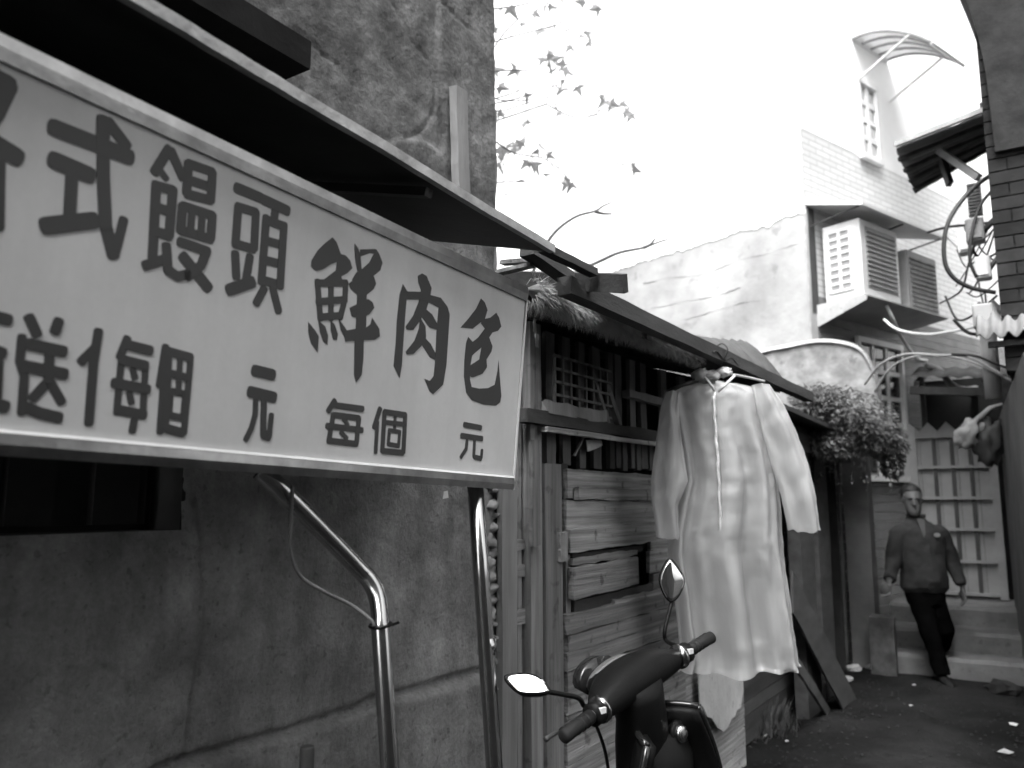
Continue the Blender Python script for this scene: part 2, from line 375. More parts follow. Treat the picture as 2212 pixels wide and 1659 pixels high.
glyph(C1, [(.027, (400, 530), (950, 745)), (.020, (800, 490), (930, 660)), (.027, (400, 770), (660, 880)), (.019, (530, 880), (512, 1200)), (.027, (340, 1255), (690, 1215)), (.021, (760, 470), (762, 900), (778, 1250), (835, 1470)), (.016, (850, 1450), (912, 1210))])
glyph(C2, [((310, 130), (180, 340)), ((330, 150), (435, 390)), (.012, (235, 330), (285, 400)), ((195, 450), (160, 1120)), ((215, 470), (345, 505)), ((200, 660), (335, 710)), ((175, 875), (315, 920)), ((345, 500), (312, 910)), ((95, 1190), (285, 1130)), ((285, 1010), (300, 1230), (390, 1290), (480, 1270))], .0175)
glyph(C2, [((490, 265), (705, 340)), ((485, 410), (695, 480)), ((475, 540), (685, 595)), ((487, 265), (470, 530)), ((705, 345), (690, 595)), ((440, 650), (705, 735)), ((420, 870), (690, 950)), ((435, 650), (415, 870)), ((705, 735), (690, 940)), (.014, (520, 680), (505, 900)), (.014, (612, 710), (600, 930)), ((410, 975), (660, 1060)), ((655, 1060), (600, 1190), (480, 1290)), (.021, (440, 1110), (665, 1390))], .0175)
glyph(C2, [(.021, (930, 485), (1145, 575)), ((935, 655), (1100, 705)), ((940, 655), (915, 990)), ((1100, 705), (1085, 1030)), ((910, 990), (1080, 1040)), ((912, 1080), (922, 1290)), ((1045, 1110), (1010, 1320)), (.023, (860, 1410), (1065, 1340)), (.021, (1170, 590), (1385, 690)), ((1280, 670), (1265, 770)), ((1195, 755), (1150, 1340)), ((1355, 820), (1320, 1380)), ((1190, 775), (1350, 830)), ((1175, 960), (1345, 1005)), ((1165, 1135), (1335, 1180)), ((1155, 1320), (1320, 1365)), ((1175, 1400), (1105, 1530)), ((1255, 1400), (1305, 1600))], .0175)
glyph(C3, [((128, 440), (155, 780)), ((385, 450), (378, 600), (335, 770)), ((252, 430), (250, 780)), ((140, 455), (390, 455)), ((130, 625), (385, 605)), ((155, 765), (345, 750))], .0150, [
    [(265, 40), (300, 80), (325, 150), (340, 190), (385, 205), (425, 250), (445, 320), (400, 365), (345, 395), (350, 430), (175, 432), (295, 340), (305, 265), (250, 285), (180, 330), (120, 345), (70, 305), (75, 250), (130, 160), (200, 90)],
    [(45, 810), (110, 890), (140, 940), (130, 1085), (70, 1000), (45, 900)], [(135, 790), (200, 850), (225, 930), (220, 1020), (180, 990), (150, 900)], [(245, 790), (285, 830), (315, 920), (305, 975), (270, 970), (250, 890)], [(315, 770), (380, 860), (420, 930), (380, 960), (340, 880)],
    [(465, 95), (500, 140), (520, 200), (530, 340), (490, 350), (470, 230)], [(515, 150), (660, 145), (690, 190), (720, 270), (700, 340), (640, 390), (580, 440), (500, 440), (440, 430), (480, 360), (530, 330), (600, 270), (640, 190), (600, 185), (520, 215)],
    [(410, 460), (500, 400), (640, 390), (662, 460), (640, 510), (580, 560), (500, 570), (430, 510)], [(420, 680), (500, 640), (590, 600), (630, 630), (645, 680), (600, 740), (520, 780), (440, 760)],
    [(370, 890), (480, 870), (570, 860), (610, 830), (625, 770), (690, 870), (695, 940), (650, 970), (550, 975), (380, 990)], [(500, 330), (580, 330), (570, 900), (550, 980), (545, 1150), (530, 1290), (480, 1360), (460, 1290), (465, 1000), (480, 800)]])
glyph(C3, [], .01, [
    [(905, 465), (945, 530), (930, 700), (915, 900), (895, 1200), (875, 1320), (820, 1210), (840, 1000), (850, 800), (875, 560)],
    [(930, 530), (1060, 535), (1160, 565), (1250, 590), (1310, 670), (1330, 740), (1320, 900), (1300, 1200), (1270, 1380), (1180, 1465), (1150, 1440), (1100, 1325), (1150, 1345), (1185, 1300), (1200, 1150), (1210, 900), (1230, 680), (1150, 635), (1060, 605), (930, 605)],
    [(1040, 390), (1080, 368), (1120, 390), (1165, 500), (1155, 570), (1120, 690), (1060, 800), (1000, 880), (940, 880), (930, 850), (1000, 750), (1050, 620), (1070, 520), (1045, 450)],
    [(1105, 685), (1170, 740), (1225, 840), (1215, 880), (1150, 860), (1075, 760)],
    [(1065, 770), (1110, 850), (1115, 950), (1080, 1020), (1000, 1100), (940, 1105), (930, 1080), (1010, 980), (1050, 870)],
    [(1100, 945), (1160, 1010), (1210, 1110), (1205, 1160), (1150, 1130), (1075, 1015)]])
glyph(C3, [], .01, [
    [(1615, 595), (1650, 630), (1675, 700), (1650, 785), (1590, 830), (1540, 870), (1430, 860), (1500, 780), (1570, 690)],
    [(1630, 785), (1700, 770), (1755, 725), (1780, 770), (1800, 850), (1770, 890), (1720, 905), (1690, 950), (1720, 1030), (1710, 1080), (1665, 1150), (1670, 1220), (1630, 1280), (1540, 1315), (1505, 1300), (1515, 1205), (1600, 1150), (1620, 1040), (1560, 1090), (1525, 1125), (1520, 1005), (1590, 950), (1650, 870), (1615, 820)],
    [(1500, 945), (1540, 990), (1535, 1110), (1520, 1200), (1515, 1330), (1530, 1400), (1600, 1415), (1680, 1410), (1740, 1380), (1765, 1260), (1775, 1160), (1785, 1290), (1800, 1480), (1790, 1540), (1750, 1570), (1640, 1560), (1530, 1520), (1480, 1450), (1460, 1300), (1465, 1150), (1480, 1000)]])
glyph(C4, [(.018, (-420, 120), (85, 245)), (.018, (-300, 500), (20, 610)), (.014, (-20, 610), (-40, 1150)), (.019, (-480, 1080), (50, 1195)), (.014, (-180, 200), (-260, 1120))])
glyph(C4, [(.016, (320, 220), (400, 400)), (.016, (640, 260), (600, 370)), (.018, (320, 510), (690, 590)), (.018, (270, 750), (700, 835)), (.015, (540, 590), (530, 900)), (.015, (525, 920), (360, 1100)), (.015, (550, 930), (670, 1140)), (.018, (290, 1205), (430, 1265), (640, 1315)), (.013, (240, 430), (215, 700), (265, 860), (235, 1260))])
glyph(C4, [(.015, (1075, 370), (1020, 720), (970, 1370)), (.015, (1050, 540), (890, 700))])
glyph(C4, [(.014, (1390, 450), (1310, 650)), (.017, (1400, 520), (1640, 580)), (.017, (1330, 680), (1590, 745)), (.017, (1250, 935), (1610, 1005)), (.017, (1290, 1230), (1570, 1285)), (.012, (1330, 660), (1275, 1260)), (.012, (1590, 745), (1560, 1290)), (.012, (1450, 790), (1475, 880)), (.012, (1415, 1050), (1435, 1150)), (.013, (1465, 1350), (1445, 1460))])
glyph(C4, [(.014, (1810, 540), (1745, 960)), (.013, (1790, 880), (1750, 1470)), (.016, (1840, 590), (2080, 655)), (.012, (2085, 650), (2010, 1480)), (.012, (1850, 600), (1810, 1440)), (.016, (1830, 1435), (1995, 1480)), (.014, (1880, 835), (2050, 880)), (.011, (1968, 680), (1950, 1040)), (.012, (1875, 1025), (2020, 1055)), (.011, (1870, 1020), (1850, 1290)), (.011, (2025, 1050), (2000, 1310)), (.013, (1855, 1290), (2000, 1320))])
glyph(C5, [(.022, (200, 115), (345, 150)), (.022, (165, 290), (355, 335)), (.012, (208, 350), (203, 480), (172, 590), (128, 680)), (.014, (275, 360), (268, 640)), (.019, (275, 640), (312, 655)), (.012, (318, 650), (336, 480))])
glyph(C5, [((855, 365), (805, 445)), ((860, 400), (1085, 430)), ((850, 480), (1050, 505)), ((795, 570), (1080, 605)), ((805, 690), (1035, 718)), ((845, 480), (808, 695)), ((1055, 505), (1035, 715)), (.011, (930, 512), (962, 560)), (.011, (908, 622), (955, 672))], .0135)
glyph(C5, [((1228, 430), (1180, 580)), (.0115, (1206, 540), (1192, 785)), ((1265, 455), (1435, 480)), ((1265, 460), (1247, 775)), ((1435, 480), (1420, 785)), ((1252, 775), (1415, 790)), (.011, (1275, 540), (1430, 557)), (.010, (1355, 475), (1347, 600)), (.010, (1302, 605), (1392, 620)), (.010, (1305, 605), (1296, 720)), (.010, (1390, 620), (1380, 735)), (.011, (1298, 720), (1382, 735))], .0135)
glyph(C5, [((1922, 560), (2055, 585)), ((1898, 650), (2065, 675)), (.0115, (1945, 670), (1935, 760), (1893, 825)), (.0115, (2005, 680), (1998, 820)), (.013, (2003, 825), (2055, 838)), (.0105, (2060, 830), (2065, 770))], .0145)
# small scrap of paper stuck below
tag(obj('paper_scrap', MB().prism([onx(955, 1078, -1.53), onx(958, 1062, -1.53), onx(966, 1060, -1.53), onx(968, 1075, -1.53)], V(.002, 0, 0)), M['white_paint']), 'tiny torn white paper scrap stuck on the wall under the sign', 'paper')

# ------------------------------------------------------------------ steel stand of the sign
stand = thing('sign_stand', 'polished steel tube stand carrying the white sign', 'stand', V(-1.12, 1.6, 0))
def pole_pts(pxs, X0, X1):
    n = len(pxs); return [onx(x, y, X0 + (X1 - X0) * i / (n - 1)) for i, (x, y) in enumerate(pxs)]
pa = pole_pts([(560, 1015), (600, 1050), (700, 1150), (775, 1228), (800, 1256), (814, 1285), (820, 1320), (822, 1360)], -1.30, -1.19)
low = onx(842, 1659, -1.17); ext = low + (low - pa[-1]).normalized() * (low.z / -(low - pa[-1]).normalized().z)
pa = smooth_path(pa, 4) + [low, ext]
obj('pole', MB().tube(pa, .0195, 20), M['steel'], stand, smooth=True)
pb = [onx(1026, 1040, -1.25), onx(1040, 1250, -1.23), onx(1068, 1659, -1.20)]
ext = pb[-1] + (pb[-1] - pb[1]).normalized() * (pb[-1].z / -(pb[-1] - pb[1]).normalized().z)
pb.append(ext); obj('pole', MB().tube(pb, .0215, 20), M['steel'], stand, smooth=True)
q = onx(1052, 1395, -1.22); obj('joint', MB().tube([q - V(0, 0, .02), q + V(0, 0, .02)], .0245, 18), M['steel'], stand, smooth=True)
for w_, pt in ((0, pa[-1]), (1, pb[-1])):
    obj('foot', MB().tube([pt, pt + V(0, 0, .03)], .028, 14), M['black_rubber'], stand, smooth=True)
obj('cross_tube', MB().tube([V(pa[-1].x, pa[-1].y, .22), V(pb[-1].x, pb[-1].y, .22)], .014, 12), M['steel'], stand, smooth=True)
cb = smooth_path([onx(632, 1050, -1.24), onx(628, 1120, -1.25), onx(628, 1190, -1.26), onx(650, 1245, -1.26), onx(700, 1278, -1.24), onx(760, 1308, -1.22), onx(800, 1338, -1.19), onx(808, 1352, -1.185)], 6)
cab = obj('sign_cable', MB().tube(cb, .0042, 8), M['cable'], smooth=True); tag(cab, 'thin grey cable looping from the sign to the bent steel pole', 'cable')
tie = onx(822, 1350, -1.19)
tm = MB(); tm.tube([tie + V(math.cos(a) * .0225, math.sin(a) * .0225, .003 * math.sin(a)) for a in [2 * math.pi * k / 18 for k in range(19)]], .0035, 6); tm.tube([tie + V(.02, .012, 0), tie + V(.026, .028, .004)], .003, 6)
obj('cable_tie', tm, M['black_plastic'], cab)
# short dark pipe stub low by the wall
st = onx(664, 1612, -1.40); tag(obj('pipe_stub', MB().tube([V(st.x, st.y, 0), V(st.x, st.y, st.z - .004), st, st + V(0, 0, .001)], [.016, .016, .015, .010], 14), M['dark_metal'], smooth=True), 'short dark pipe standing upright at the foot of the concrete wall', 'pipe')
# ------------------------------------------------------------------ wooden shed patched from old boards
SX = -1.60
shed = thing('wooden_shed', 'ramshackle shed of weathered boards beside the concrete house', 'shed', (SX, 3.4, 0))
SH1 = 4.9
def yz(x, y, X=SX): q = onx(x, y, X); return q.y, q.z
def upright(px0, px1, py_top, py_bot, X, th, mt, name='upright_board', n=14, jit=.002):   # vertical board between two sight lines
    pm = min(1500, max(py_top, 900)); a = yz(px0, pm, X)[0]; c = yz(px1, pm, X)[0]; zt = min(2.21, yz((px0 + px1) / 2, py_top, X)[1])
    zb = 0.0 if py_bot is None else yz((px0 + px1) / 2, py_bot, X)[1]
    return obj(name, MB().plank(V(X - th / 2, (a + c) / 2, zb), V(X - th / 2, (a + c) / 2, zt), (0, abs(c - a), 0), (th, 0, 0), n, jit), mt, shed)
# interior: dark boards at the back and sides, dark roof
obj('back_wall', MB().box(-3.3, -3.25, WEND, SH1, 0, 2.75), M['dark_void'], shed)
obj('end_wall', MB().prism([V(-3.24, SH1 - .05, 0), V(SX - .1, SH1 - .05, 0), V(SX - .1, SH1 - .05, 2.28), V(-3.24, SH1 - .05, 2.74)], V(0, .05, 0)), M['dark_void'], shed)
# uprights next to the house corner
upright(1086, 1117, 1040, None, SX + .02, .025, M['wood_pale'])
upright(1118, 1126, 640, None, SX - .02, .02, M['wood_v'])
upright(1146, 1170, 640, None, SX + .01, .04, M['wood_v'])
upright(1150, 1166, 950, 1180, SX + .03, .015, M['wood_v'])
upright(1178, 1213, 1003, None, SX + .015, .025, M['wood_v'])
upright(1214, 1226, 1000, None, SX - .02, .03, M['wood_dark'])
upright(1211, 1227, 1150, 1212, SX + .03, .02, M['wood_v'])
upright(1222, 1232, 1200, None, SX + .0, .02, M['wood_v'])
for py0, py1 in ((1166, 1186), (1222, 1245), (1320, 1345), (1480, 1500)):
    a, zt = yz(1120, py0); c, zb = yz(1152, py1)
    obj('block', MB().plank(V(SX - .03, a, (zt + zb) / 2), V(SX - .03, c, (zt + zb) / 2), (0, 0, abs(zt - zb)), (.03, 0, 0), 4, .003), M['wood_h'], shed)
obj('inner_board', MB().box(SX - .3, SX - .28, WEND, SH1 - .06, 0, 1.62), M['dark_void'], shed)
# horizontal planks of the lower wall (top sight line, bottom sight line at the left edge)
def course(pxl, pyt, pyb, X, th, yend, mt=None, name='plank', tilt=0.0, jit=.0035):
    y0, zt = yz(pxl, pyt, X); _, zb = yz(pxl, pyb, X)
    obj(name, MB().plank(V(X - th / 2, y0, (zt + zb) / 2), V(X - th / 2, yend, (zt + zb) / 2 + tilt), (0, 0, zt - zb), (th, 0, 0), 16, jit), mt or M['wood_h'], shed)
course(1226, 1014, 1077, SX, .025, 3.68)
course(1250, 1053, 1079, SX + .027, .02, 3.70)
course(1224, 1081, 1147, SX + .006, .025, 3.70)
course(1232, 1144, 1194, SX + .03, .03, 3.62, tilt=.012)
course(1236, 1196, 1208, SX + .008, .02, 3.5, M['wood_dark'])
course(1237, 1206, 1222, SX + .02, .03, 3.42, tilt=.006)
course(1240, 1228, 1296, SX + .034, .03, 3.40, tilt=.012)
course(1240, 1298, 1328, SX - .004, .02, 3.9, M['wood_dark'], tilt=.01)
course(1328, 1296, 1322, SX + .015, .02, 3.72)
course(1226, 1330, 1372, SX + .02, .025, 3.95)
course(1227, 1374, 1412, SX + .018, .025, 3.95)
course(1226, 1414, 1452, SX + .022, .025, 3.95)
course(1227, 1454, 1500, SX + .017, .025, 3.95)
course(1226, 1502, 1548, SX + .021, .025, 3.95)
course(1227, 1550, 1600, SX + .018, .025, 3.95)
course(1226, 1602, 1655, SX + .02, .025, 3.95)
course(1226, 1657, 1720, SX + .02, .025, 3.95)
for k in range(4):
    z0 = .10 + .11 * k; obj('plank', MB().plank(V(SX + .008, 2.82, z0), V(SX + .008, 3.95, z0), (0, 0, .105), (.025, 0, 0), 10, .003), M['wood_h'], shed)
for k in range(15):      # the wall goes on behind the raincoat
    z0 = .06 + .108 * k; obj('plank', MB().plank(V(SX - .012, 3.60 + random.uniform(0, .05), z0), V(SX - .012, SH1, z0), (0, 0, .104), (.022, 0, 0), 8, .003), M['wood_h'], shed)
# ledge rail and shelf bits above
y0, z0 = yz(1124, 905); obj('rail', MB().plank(V(SX + .02, y0 - .02, z0 + .012), V(SX + .02, SH1 - .3, z0 + .012), (0, 0, .050), (.05, 0, 0), 20, .003), M['wood_dark'], shed)
obj('rail', MB().plank(V(SX + .04, y0 + .1, z0 - .03), V(SX + .04, SH1 - .3, z0 - .025), (0, 0, .022), (.03, 0, 0), 20, .003), M['wood_h'], shed)
y1, z1 = yz(1162, 880); y2, _ = yz(1290, 900); obj('shelf_board', MB().plank(V(SX + .03, y1, z1), V(SX + .03, y2, z1 + .004), (0, 0, .048), (.03, 0, 0), 10, .005), M['wood_pale'], shed)
for pxa, pxb in ((1276, 1313), (1300, 1337)):
    a = onx(pxa, 800, SX - .02); c = onx(pxb, 918, SX + .03)
    obj('leaning_stick', MB().plank(c, a, (0, .034, 0), (.02, 0, 0), 8, .002), M['wood_v'], shed)
a = onx(1352, 850, SX + .0); c = onx(1440, 868, SX + .0); obj('shelf_board', MB().plank(V(a.x, a.y, a.z), V(c.x, c.y + .25, a.z - .005), (0, 0, .035), (.04, 0, 0), 8, .003), M['wood_pale'], shed)
M['wood_slat'] = mat('dark_slat', .10, .85, .35, 5, stretch=(3, 3, .3), bump=.3, rnd=.35)  # darker wood tone for the slats
# open slats of the upper wall
for px, w in ((1180, 20), (1216, 16), (1252, 12), (1282, 16), (1316, 10), (1330, 14), (1362, 12), (1385, 12), (1430, 12), (1470, 12)):
    upright(px, px + w, 660, 1012 if px > 1220 else 1004, SX - .03, .02, M['wood_slat'], 'slat')
for px in (1345, 1375, 1402):
    upright(px, px + 9, 930, 1016, SX - .02, .02, M['wood_slat'], 'slat')
a = onx(1240, 985, SX - .005); c = onx(1260, 945, SX - .005); obj('splinter', MB().plank(a, c, (0, .012, 0), (.01, 0, 0), 4, .001), M['wood_v'], shed)
obj('rag', MB().prism([onx(1265, 950, SX), onx(1298, 952, SX), onx(1300, 962, SX), onx(1285, 970, SX), onx(1268, 976, SX)], V(.004, 0, 0)), M['concrete_pale'], shed)
# lattice in the upper opening
lat = MB(); la = onx(1172, 772, SX - .05); lb = onx(1288, 890, SX - .05)
for k in range(8):
    y = la.y + (lb.y - la.y) * k / 7; lat.bar(V(SX + .004, y, lb.z - .03), V(SX + .004, y, la.z), .014, .010, (1, 0, 0))
for k in range(5):
    z = lb.z - .03 + (la.z - lb.z + .03) * k / 4; lat.bar(V(SX + .015, la.y - .02, z), V(SX + .015, lb.y + .02, z), .010, .010, (1, 0, 0))
obj('lattice', lat, M['wood_v'], shed)
# roof: purlin, rafters, boards, dark sheet
PX = -1.15; pz = 2.155
def pur(px, py): return onx(px, py, PX)
obj('purlin', MB().plank(V(PX, 2.02, pz + .012), V(PX, 4.95, pz - .005), (0, 0, .055), (.05, 0, 0), 24, .002), M['wood_dark'], shed)
obj('roof_sheet', MB().prism([V(PX - .03, 2.35, pz + .04), V(PX - .03, 4.95, pz + .03), V(-3.3, 4.95, pz + .62), V(-3.3, 2.35, pz + .62)], V(0, 0, .012)), M['tin_dark'], shed)
for yy in (2.75, 3.3, 3.9, 4.5):
    obj('rafter', MB().plank(V(PX - .05, yy, pz + .005), V(-3.2, yy, pz + .56), (0, .045, 0), (0, 0, .06), 8, .002), M['wood_dark'], shed)
a = onx(1352, 612, -.98); c = onx(1085, 603, -1.50)
obj('rafter_end', MB().plank(c, a, (0, .03, .01), (0, -.01, .055), 10, .003), M['wood_dark'], shed)
a = onx(1198, 548, -1.13); c = onx(1282, 590, -1.08); obj('lath', MB().plank(a - (c - a) * .3, c, (.035, 0, 0), (0, 0, .022), 6, .002), M['wood_dark'], shed)
a = onx(1160, 555, -1.2); c = onx(1225, 600, -1.17); obj('lath', MB().plank(a - (c - a) * .3, c, (.05, 0, 0), (0, 0, .03), 6, .002), M['wood_dark'], shed)
for (xa, ya), (xb, yb) in (((1085, 568), (1170, 562)), ((1075, 590), (1150, 572))):
    a = onx(xa, ya, -1.4); c = onx(xb, yb, -1.22); obj('lath', MB().plank(a, c, (0, .03, 0), (0, 0, .012), 6, .002), M['wood_v'], shed)
# loose dark corrugated sheet lying over the far part of the roof
cs = MB(); rows = []
p00, p10, p11, p01 = onx(1488, 738, -1.55), onx(1612, 744, -1.62), onx(1700, 838, -1.14), onx(1540, 772, -1.12)
for j in range(7):
    row = []
    for i in range(37):
        u = i / 36; v_ = j / 6; q = (p00 * (1 - u) + p10 * u) * (1 - v_) + (p01 * (1 - u) + p11 * u) * v_
        row.append(q + V(0, 0, .012 * math.sin(i * 1.05) + .03 * math.sin(v_ * 3.1) + .018))
    rows.append(row)
cs.loft(rows, False, False); o = obj('corrugated_sheet', cs, M['tin_dark'], shed, smooth=True); o.modifiers.new('thick', 'SOLIDIFY').thickness = .004
# frayed straw matting under the eave
mt_ = MB(); rnd = random.Random(5)
ma, mc = onx(1140, 625, -1.30), onx(1510, 775, -1.21)
rings = []
for i in range(50):
    t = i / 49; c = ma.lerp(mc, t); r = .036 * (1 - .45 * t) * (1 + .25 * noise.noise(V(t * 9, 1, 1))) * min(1, .15 + i * .3, .15 + (49 - i) * .3)
    rings.append([c + V(math.cos(2 * math.pi * k / 9) * r, 0, math.sin(2 * math.pi * k / 9) * r) + V(0, 0, .012 * noise.noise(V(t * 14, k, 3))) for k in range(9)])
mt_.loft(rings)
for i in range(7000):
    t = rnd.random(); c = ma.lerp(mc, t); r = .036 * (1 - .45 * t); a = rnd.uniform(-2.6, 1.6)
    q = c + V(math.cos(a) * r, 0, math.sin(a) * r); L_ = rnd.uniform(.015, .05) * (1.2 - .4 * t)
    d = V(math.cos(a) * .7 + rnd.uniform(-.4, .4), rnd.uniform(-.6, 1.1), math.sin(a) * .5 - rnd.uniform(.1, .9)).normalized() * L_
    s_ = d.cross(V(rnd.uniform(-1, 1), rnd.uniform(-1, 1), rnd.uniform(-1, 1))).normalized() * rnd.uniform(.0008, .0018)
    mt_.add([q - s_, q + s_, q + d], [(0, 1, 2)])
M['straw'] = mat('frayed_straw', .36, .9, .35, 20, bump=0)
tag(obj('straw_matting', mt_, M['straw'], shed), kind='stuff')
# torn scraps hanging by the corner
for k, (x, y) in enumerate(((1155, 690), (1160, 720), (1310, 715), (1330, 722))):
    q = onx(x, y, SX + .05); s_ = MB().plank(q, q - V(0, 0, .05), (0, .022, 0), (.003, 0, 0), 5, .004); obj('scrap', s_, M['concrete_pale'], shed)

# ------------------------------------------------------------------ lean-to with dark open front, beyond the shed
lean = thing('dark_lean_to', 'dark open lean-to with timber posts between the shed and the gate', 'lean-to', (SX, 6.5, 0))
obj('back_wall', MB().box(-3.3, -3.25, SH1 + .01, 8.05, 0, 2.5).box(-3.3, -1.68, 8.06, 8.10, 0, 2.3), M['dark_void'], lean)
obj('roof', MB().prism([V(-1.35, SH1 + .01, 2.12), V(-1.35, 7.9, 2.05), V(-3.3, 7.9, 2.45), V(-3.3, SH1 + .01, 2.5)], V(0, 0, .03)), M['tin_dark'], lean)
for px0, px1, X in ((1722, 1752, -1.58), (1762, 1788, -1.60)):
    a = onx(px0, 1300, X).y; c = onx(px1, 1300, X).y
    obj('post', MB().plank(V(X, (a + c) / 2, 0), V(X, (a + c) / 2, 2.1), (0, abs(c - a), 0), (.09, 0, 0), 12, .004), M['wood_dark'], lean)
obj('lintel', MB().plank(V(-1.55, SH1 + .02, 1.98), V(-1.55, 7.95, 1.96), (0, 0, .14), (.08, 0, 0), 14, .004), M['wood_dark'], lean)
for k in range(22):
    z0 = .06 + .086 * k; obj('plank', MB().plank(V(-1.72, 5.0, z0), V(-1.72, 6.9 + random.uniform(0, .15), z0), (0, 0, .082), (.02, 0, 0), 6, .004), M['wood_dark'], lean)
# pillar of grey render at the end of the lean-to
pa_ = onz(1853, 1440, 0); pb_ = onz(1900, 1432, 0)
pil = MB(); 
for (w, z0, z1) in ((.0, 0, 2.02),):
    rings = []
    for i in range(15):
        z = z0 + (z1 - z0) * i / 14; e = .006 * noise.noise(V(z * 3, 1, 1)); rings.append([V(-1.66 + e, 8.30, z), V(-1.44 + e, 8.30 + e, z), V(-1.44 - e, 8.55, z), V(-1.66, 8.55 + e, z)])
    pil.loft(rings)
tag(obj('gate_pillar', pil, M['pillar']), 'grey rendered pillar under the leafy creeper left of the man', 'pillar')

# ------------------------------------------------------------------ boards leaning at the lean-to
bd = (('leaning_board', 'tall dark warped board leaning against the lean-to behind the raincoat', (1712, 1262), (1846, 1505), .34, -1.42),
      ('leaning_board', 'narrow lighter board leaning in front of the tall dark board', (1716, 1420), (1792, 1532), .09, -1.30))
for nm, lb_, tp, bt, wd, X in bd:
    b0 = onz(bt[0], bt[1], 0.0); t0 = onx(tp[0], tp[1], X - .12); d = (t0 - b0); side = d.cross(V(1, .2, 0)).normalized()
    off = side * wd * .5 if side.y < 0 else -side * wd * .5
    tag(obj(nm, MB().plank(b0 + off, t0 + off * .35, side * wd, V(.018, 0, 0), 12, .006), M['wood_dark']), lb_, 'board')
# pale torn sheet under the raincoat
ps = MB(); TX = SX + .035
up_ = [onx(x, y, TX) for x, y in ((1506, 1440), (1602, 1446), (1604, 1490), (1598, 1528), (1590, 1533), (1586, 1546), (1578, 1552), (1571, 1570), (1560, 1580), (1548, 1571), (1536, 1552), (1526, 1548), (1518, 1530), (1510, 1520))]
ps.prism(up_, V(.006, 0, 0)); tag(obj('torn_sheet', ps, M['concrete_pale']), 'pale torn sheet hanging low on the shed wall under the raincoat', 'sheet')

# ------------------------------------------------------------------ scrub growing at the foot of the shed
wd = MB(); rnd = random.Random(9); base = onz(1650, 1575, 0)
for i in range(900):
    q = base + V(rnd.gauss(0, .07), rnd.gauss(0, .14), 0); h = rnd.uniform(.05, .3) * math.exp(-((q - base).length / .3) ** 2)
    d = V(rnd.uniform(-.35, .5), rnd.uniform(-.6, .6), 1).normalized() * h; s_ = V(rnd.uniform(-1, 1), rnd.uniform(-1, 1), 0).normalized() * rnd.uniform(.002, .005)
    m_ = q + d * .5 + V(rnd.uniform(-.02, .02), rnd.uniform(-.02, .02), 0)
    wd.add([q - s_, q + s_, m_ + s_, m_ - s_, q + d], [(0, 1, 2, 3), (3, 2, 4)])
M['scrub'] = mat('dry_scrub', .07, .9, .4, 10, bump=0)
tag(obj('dry_weeds', wd, M['scrub']), 'dark scrubby weeds at the foot of the shed wall under the raincoat', 'weeds', kind='stuff')
# ------------------------------------------------------------------ pale plastered building behind
dR = V(.329, .944, 0).normalized(); dL = V(-.944, .329, 0).normalized(); nR = V(.944, -.329, 0).normalized(); nL = V(-.329, -.944, 0).normalized()
PC = V(-1.85, 8.18, 0); PC.z = 0
def onR(x, y): return onp(x, y, PC, nR)
def onL(x, y): return onp(x, y, PC, nL)
def pR(s, z, o=0.0): return PC + dR * s + nR * o + V(0, 0, z)
def pL(s, z, o=0.0): return PC + dL * s + nL * o + V(0, 0, z)
def sR(q): return (q - PC).dot(dR)
def sL(q): return (q - PC).dot(dL)
pale = thing('pale_building', 'tall pale plastered building at the bend of the alley', 'building', PC)
def plaster(name, lo, hi, zb_base, tile=False):
    m = mat(name, .5, .9, .12, 2.5, bump=.35, bscale=18, stain=.12)
    return m
# white limewash above, bare render below a ragged line; the line is a real edge of the coat
M['bare_render'] = mat('bare_render', .42, .92, .2, 2.2, bump=.5, bscale=16, stain=.3, stain_scale=.8, spots=.25, spot_scale=5)
M['limewash'] = mat('limewash', .82, .9, .05, 1.5, bump=.2, bscale=12, stain=.08)
M['tile_face'] = mat('small_tile_face', .52, .6, .12, 4, bump=.1, stain=.15)
def tile_mat():
    m = bpy.data.materials.new('glazed_tile_rows'); m.use_nodes = True; N = m.node_tree.nodes; L = m.node_tree.links; b_ = N['Principled BSDF']
    tc = N.new('ShaderNodeTexCoord'); sp = N.new('ShaderNodeSeparateXYZ'); cx = N.new('ShaderNodeCombineXYZ'); L.new(tc.outputs['Object'], sp.inputs[0])
    L.new(sp.outputs['Y'], cx.inputs['X']); L.new(sp.outputs['Z'], cx.inputs['Y'])
    bt = N.new('ShaderNodeTexBrick'); bt.inputs['Scale'].default_value = 1.0; bt.inputs['Brick Width'].default_value = .24; bt.inputs['Row Height'].default_value = .065
    bt.inputs['Mortar Size'].default_value = .006; bt.inputs['Color1'].default_value = (.66,) * 3 + (1,); bt.inputs['Color2'].default_value = (.58,) * 3 + (1,); bt.inputs['Mortar'].default_value = (.40,) * 3 + (1,)
    L.new(cx.outputs[0], bt.inputs['Vector']); L.new(bt.outputs['Color'], b_.inputs['Base Color']); b_.inputs['Roughness'].default_value = .45
    bp = N.new('ShaderNodeBump'); bp.invert = True; bp.inputs['Strength'].default_value = .4; bp.inputs['Distance'].default_value = .01; L.new(bt.outputs['Fac'], bp.inputs['Height']); L.new(bp.outputs[0], b_.inputs['Normal'])
    return m
M['tile_rows'] = tile_mat()
core = MB(); HB = 11.0; LL = 6.2
core.prism([pL(0, 0), pL(0, 0) + dR * 5.5, pL(LL, 0) + dR * 5.5, pL(LL, 0)], V(0, 0, HB)); obj('wall', core, M['bare_render'], pale)
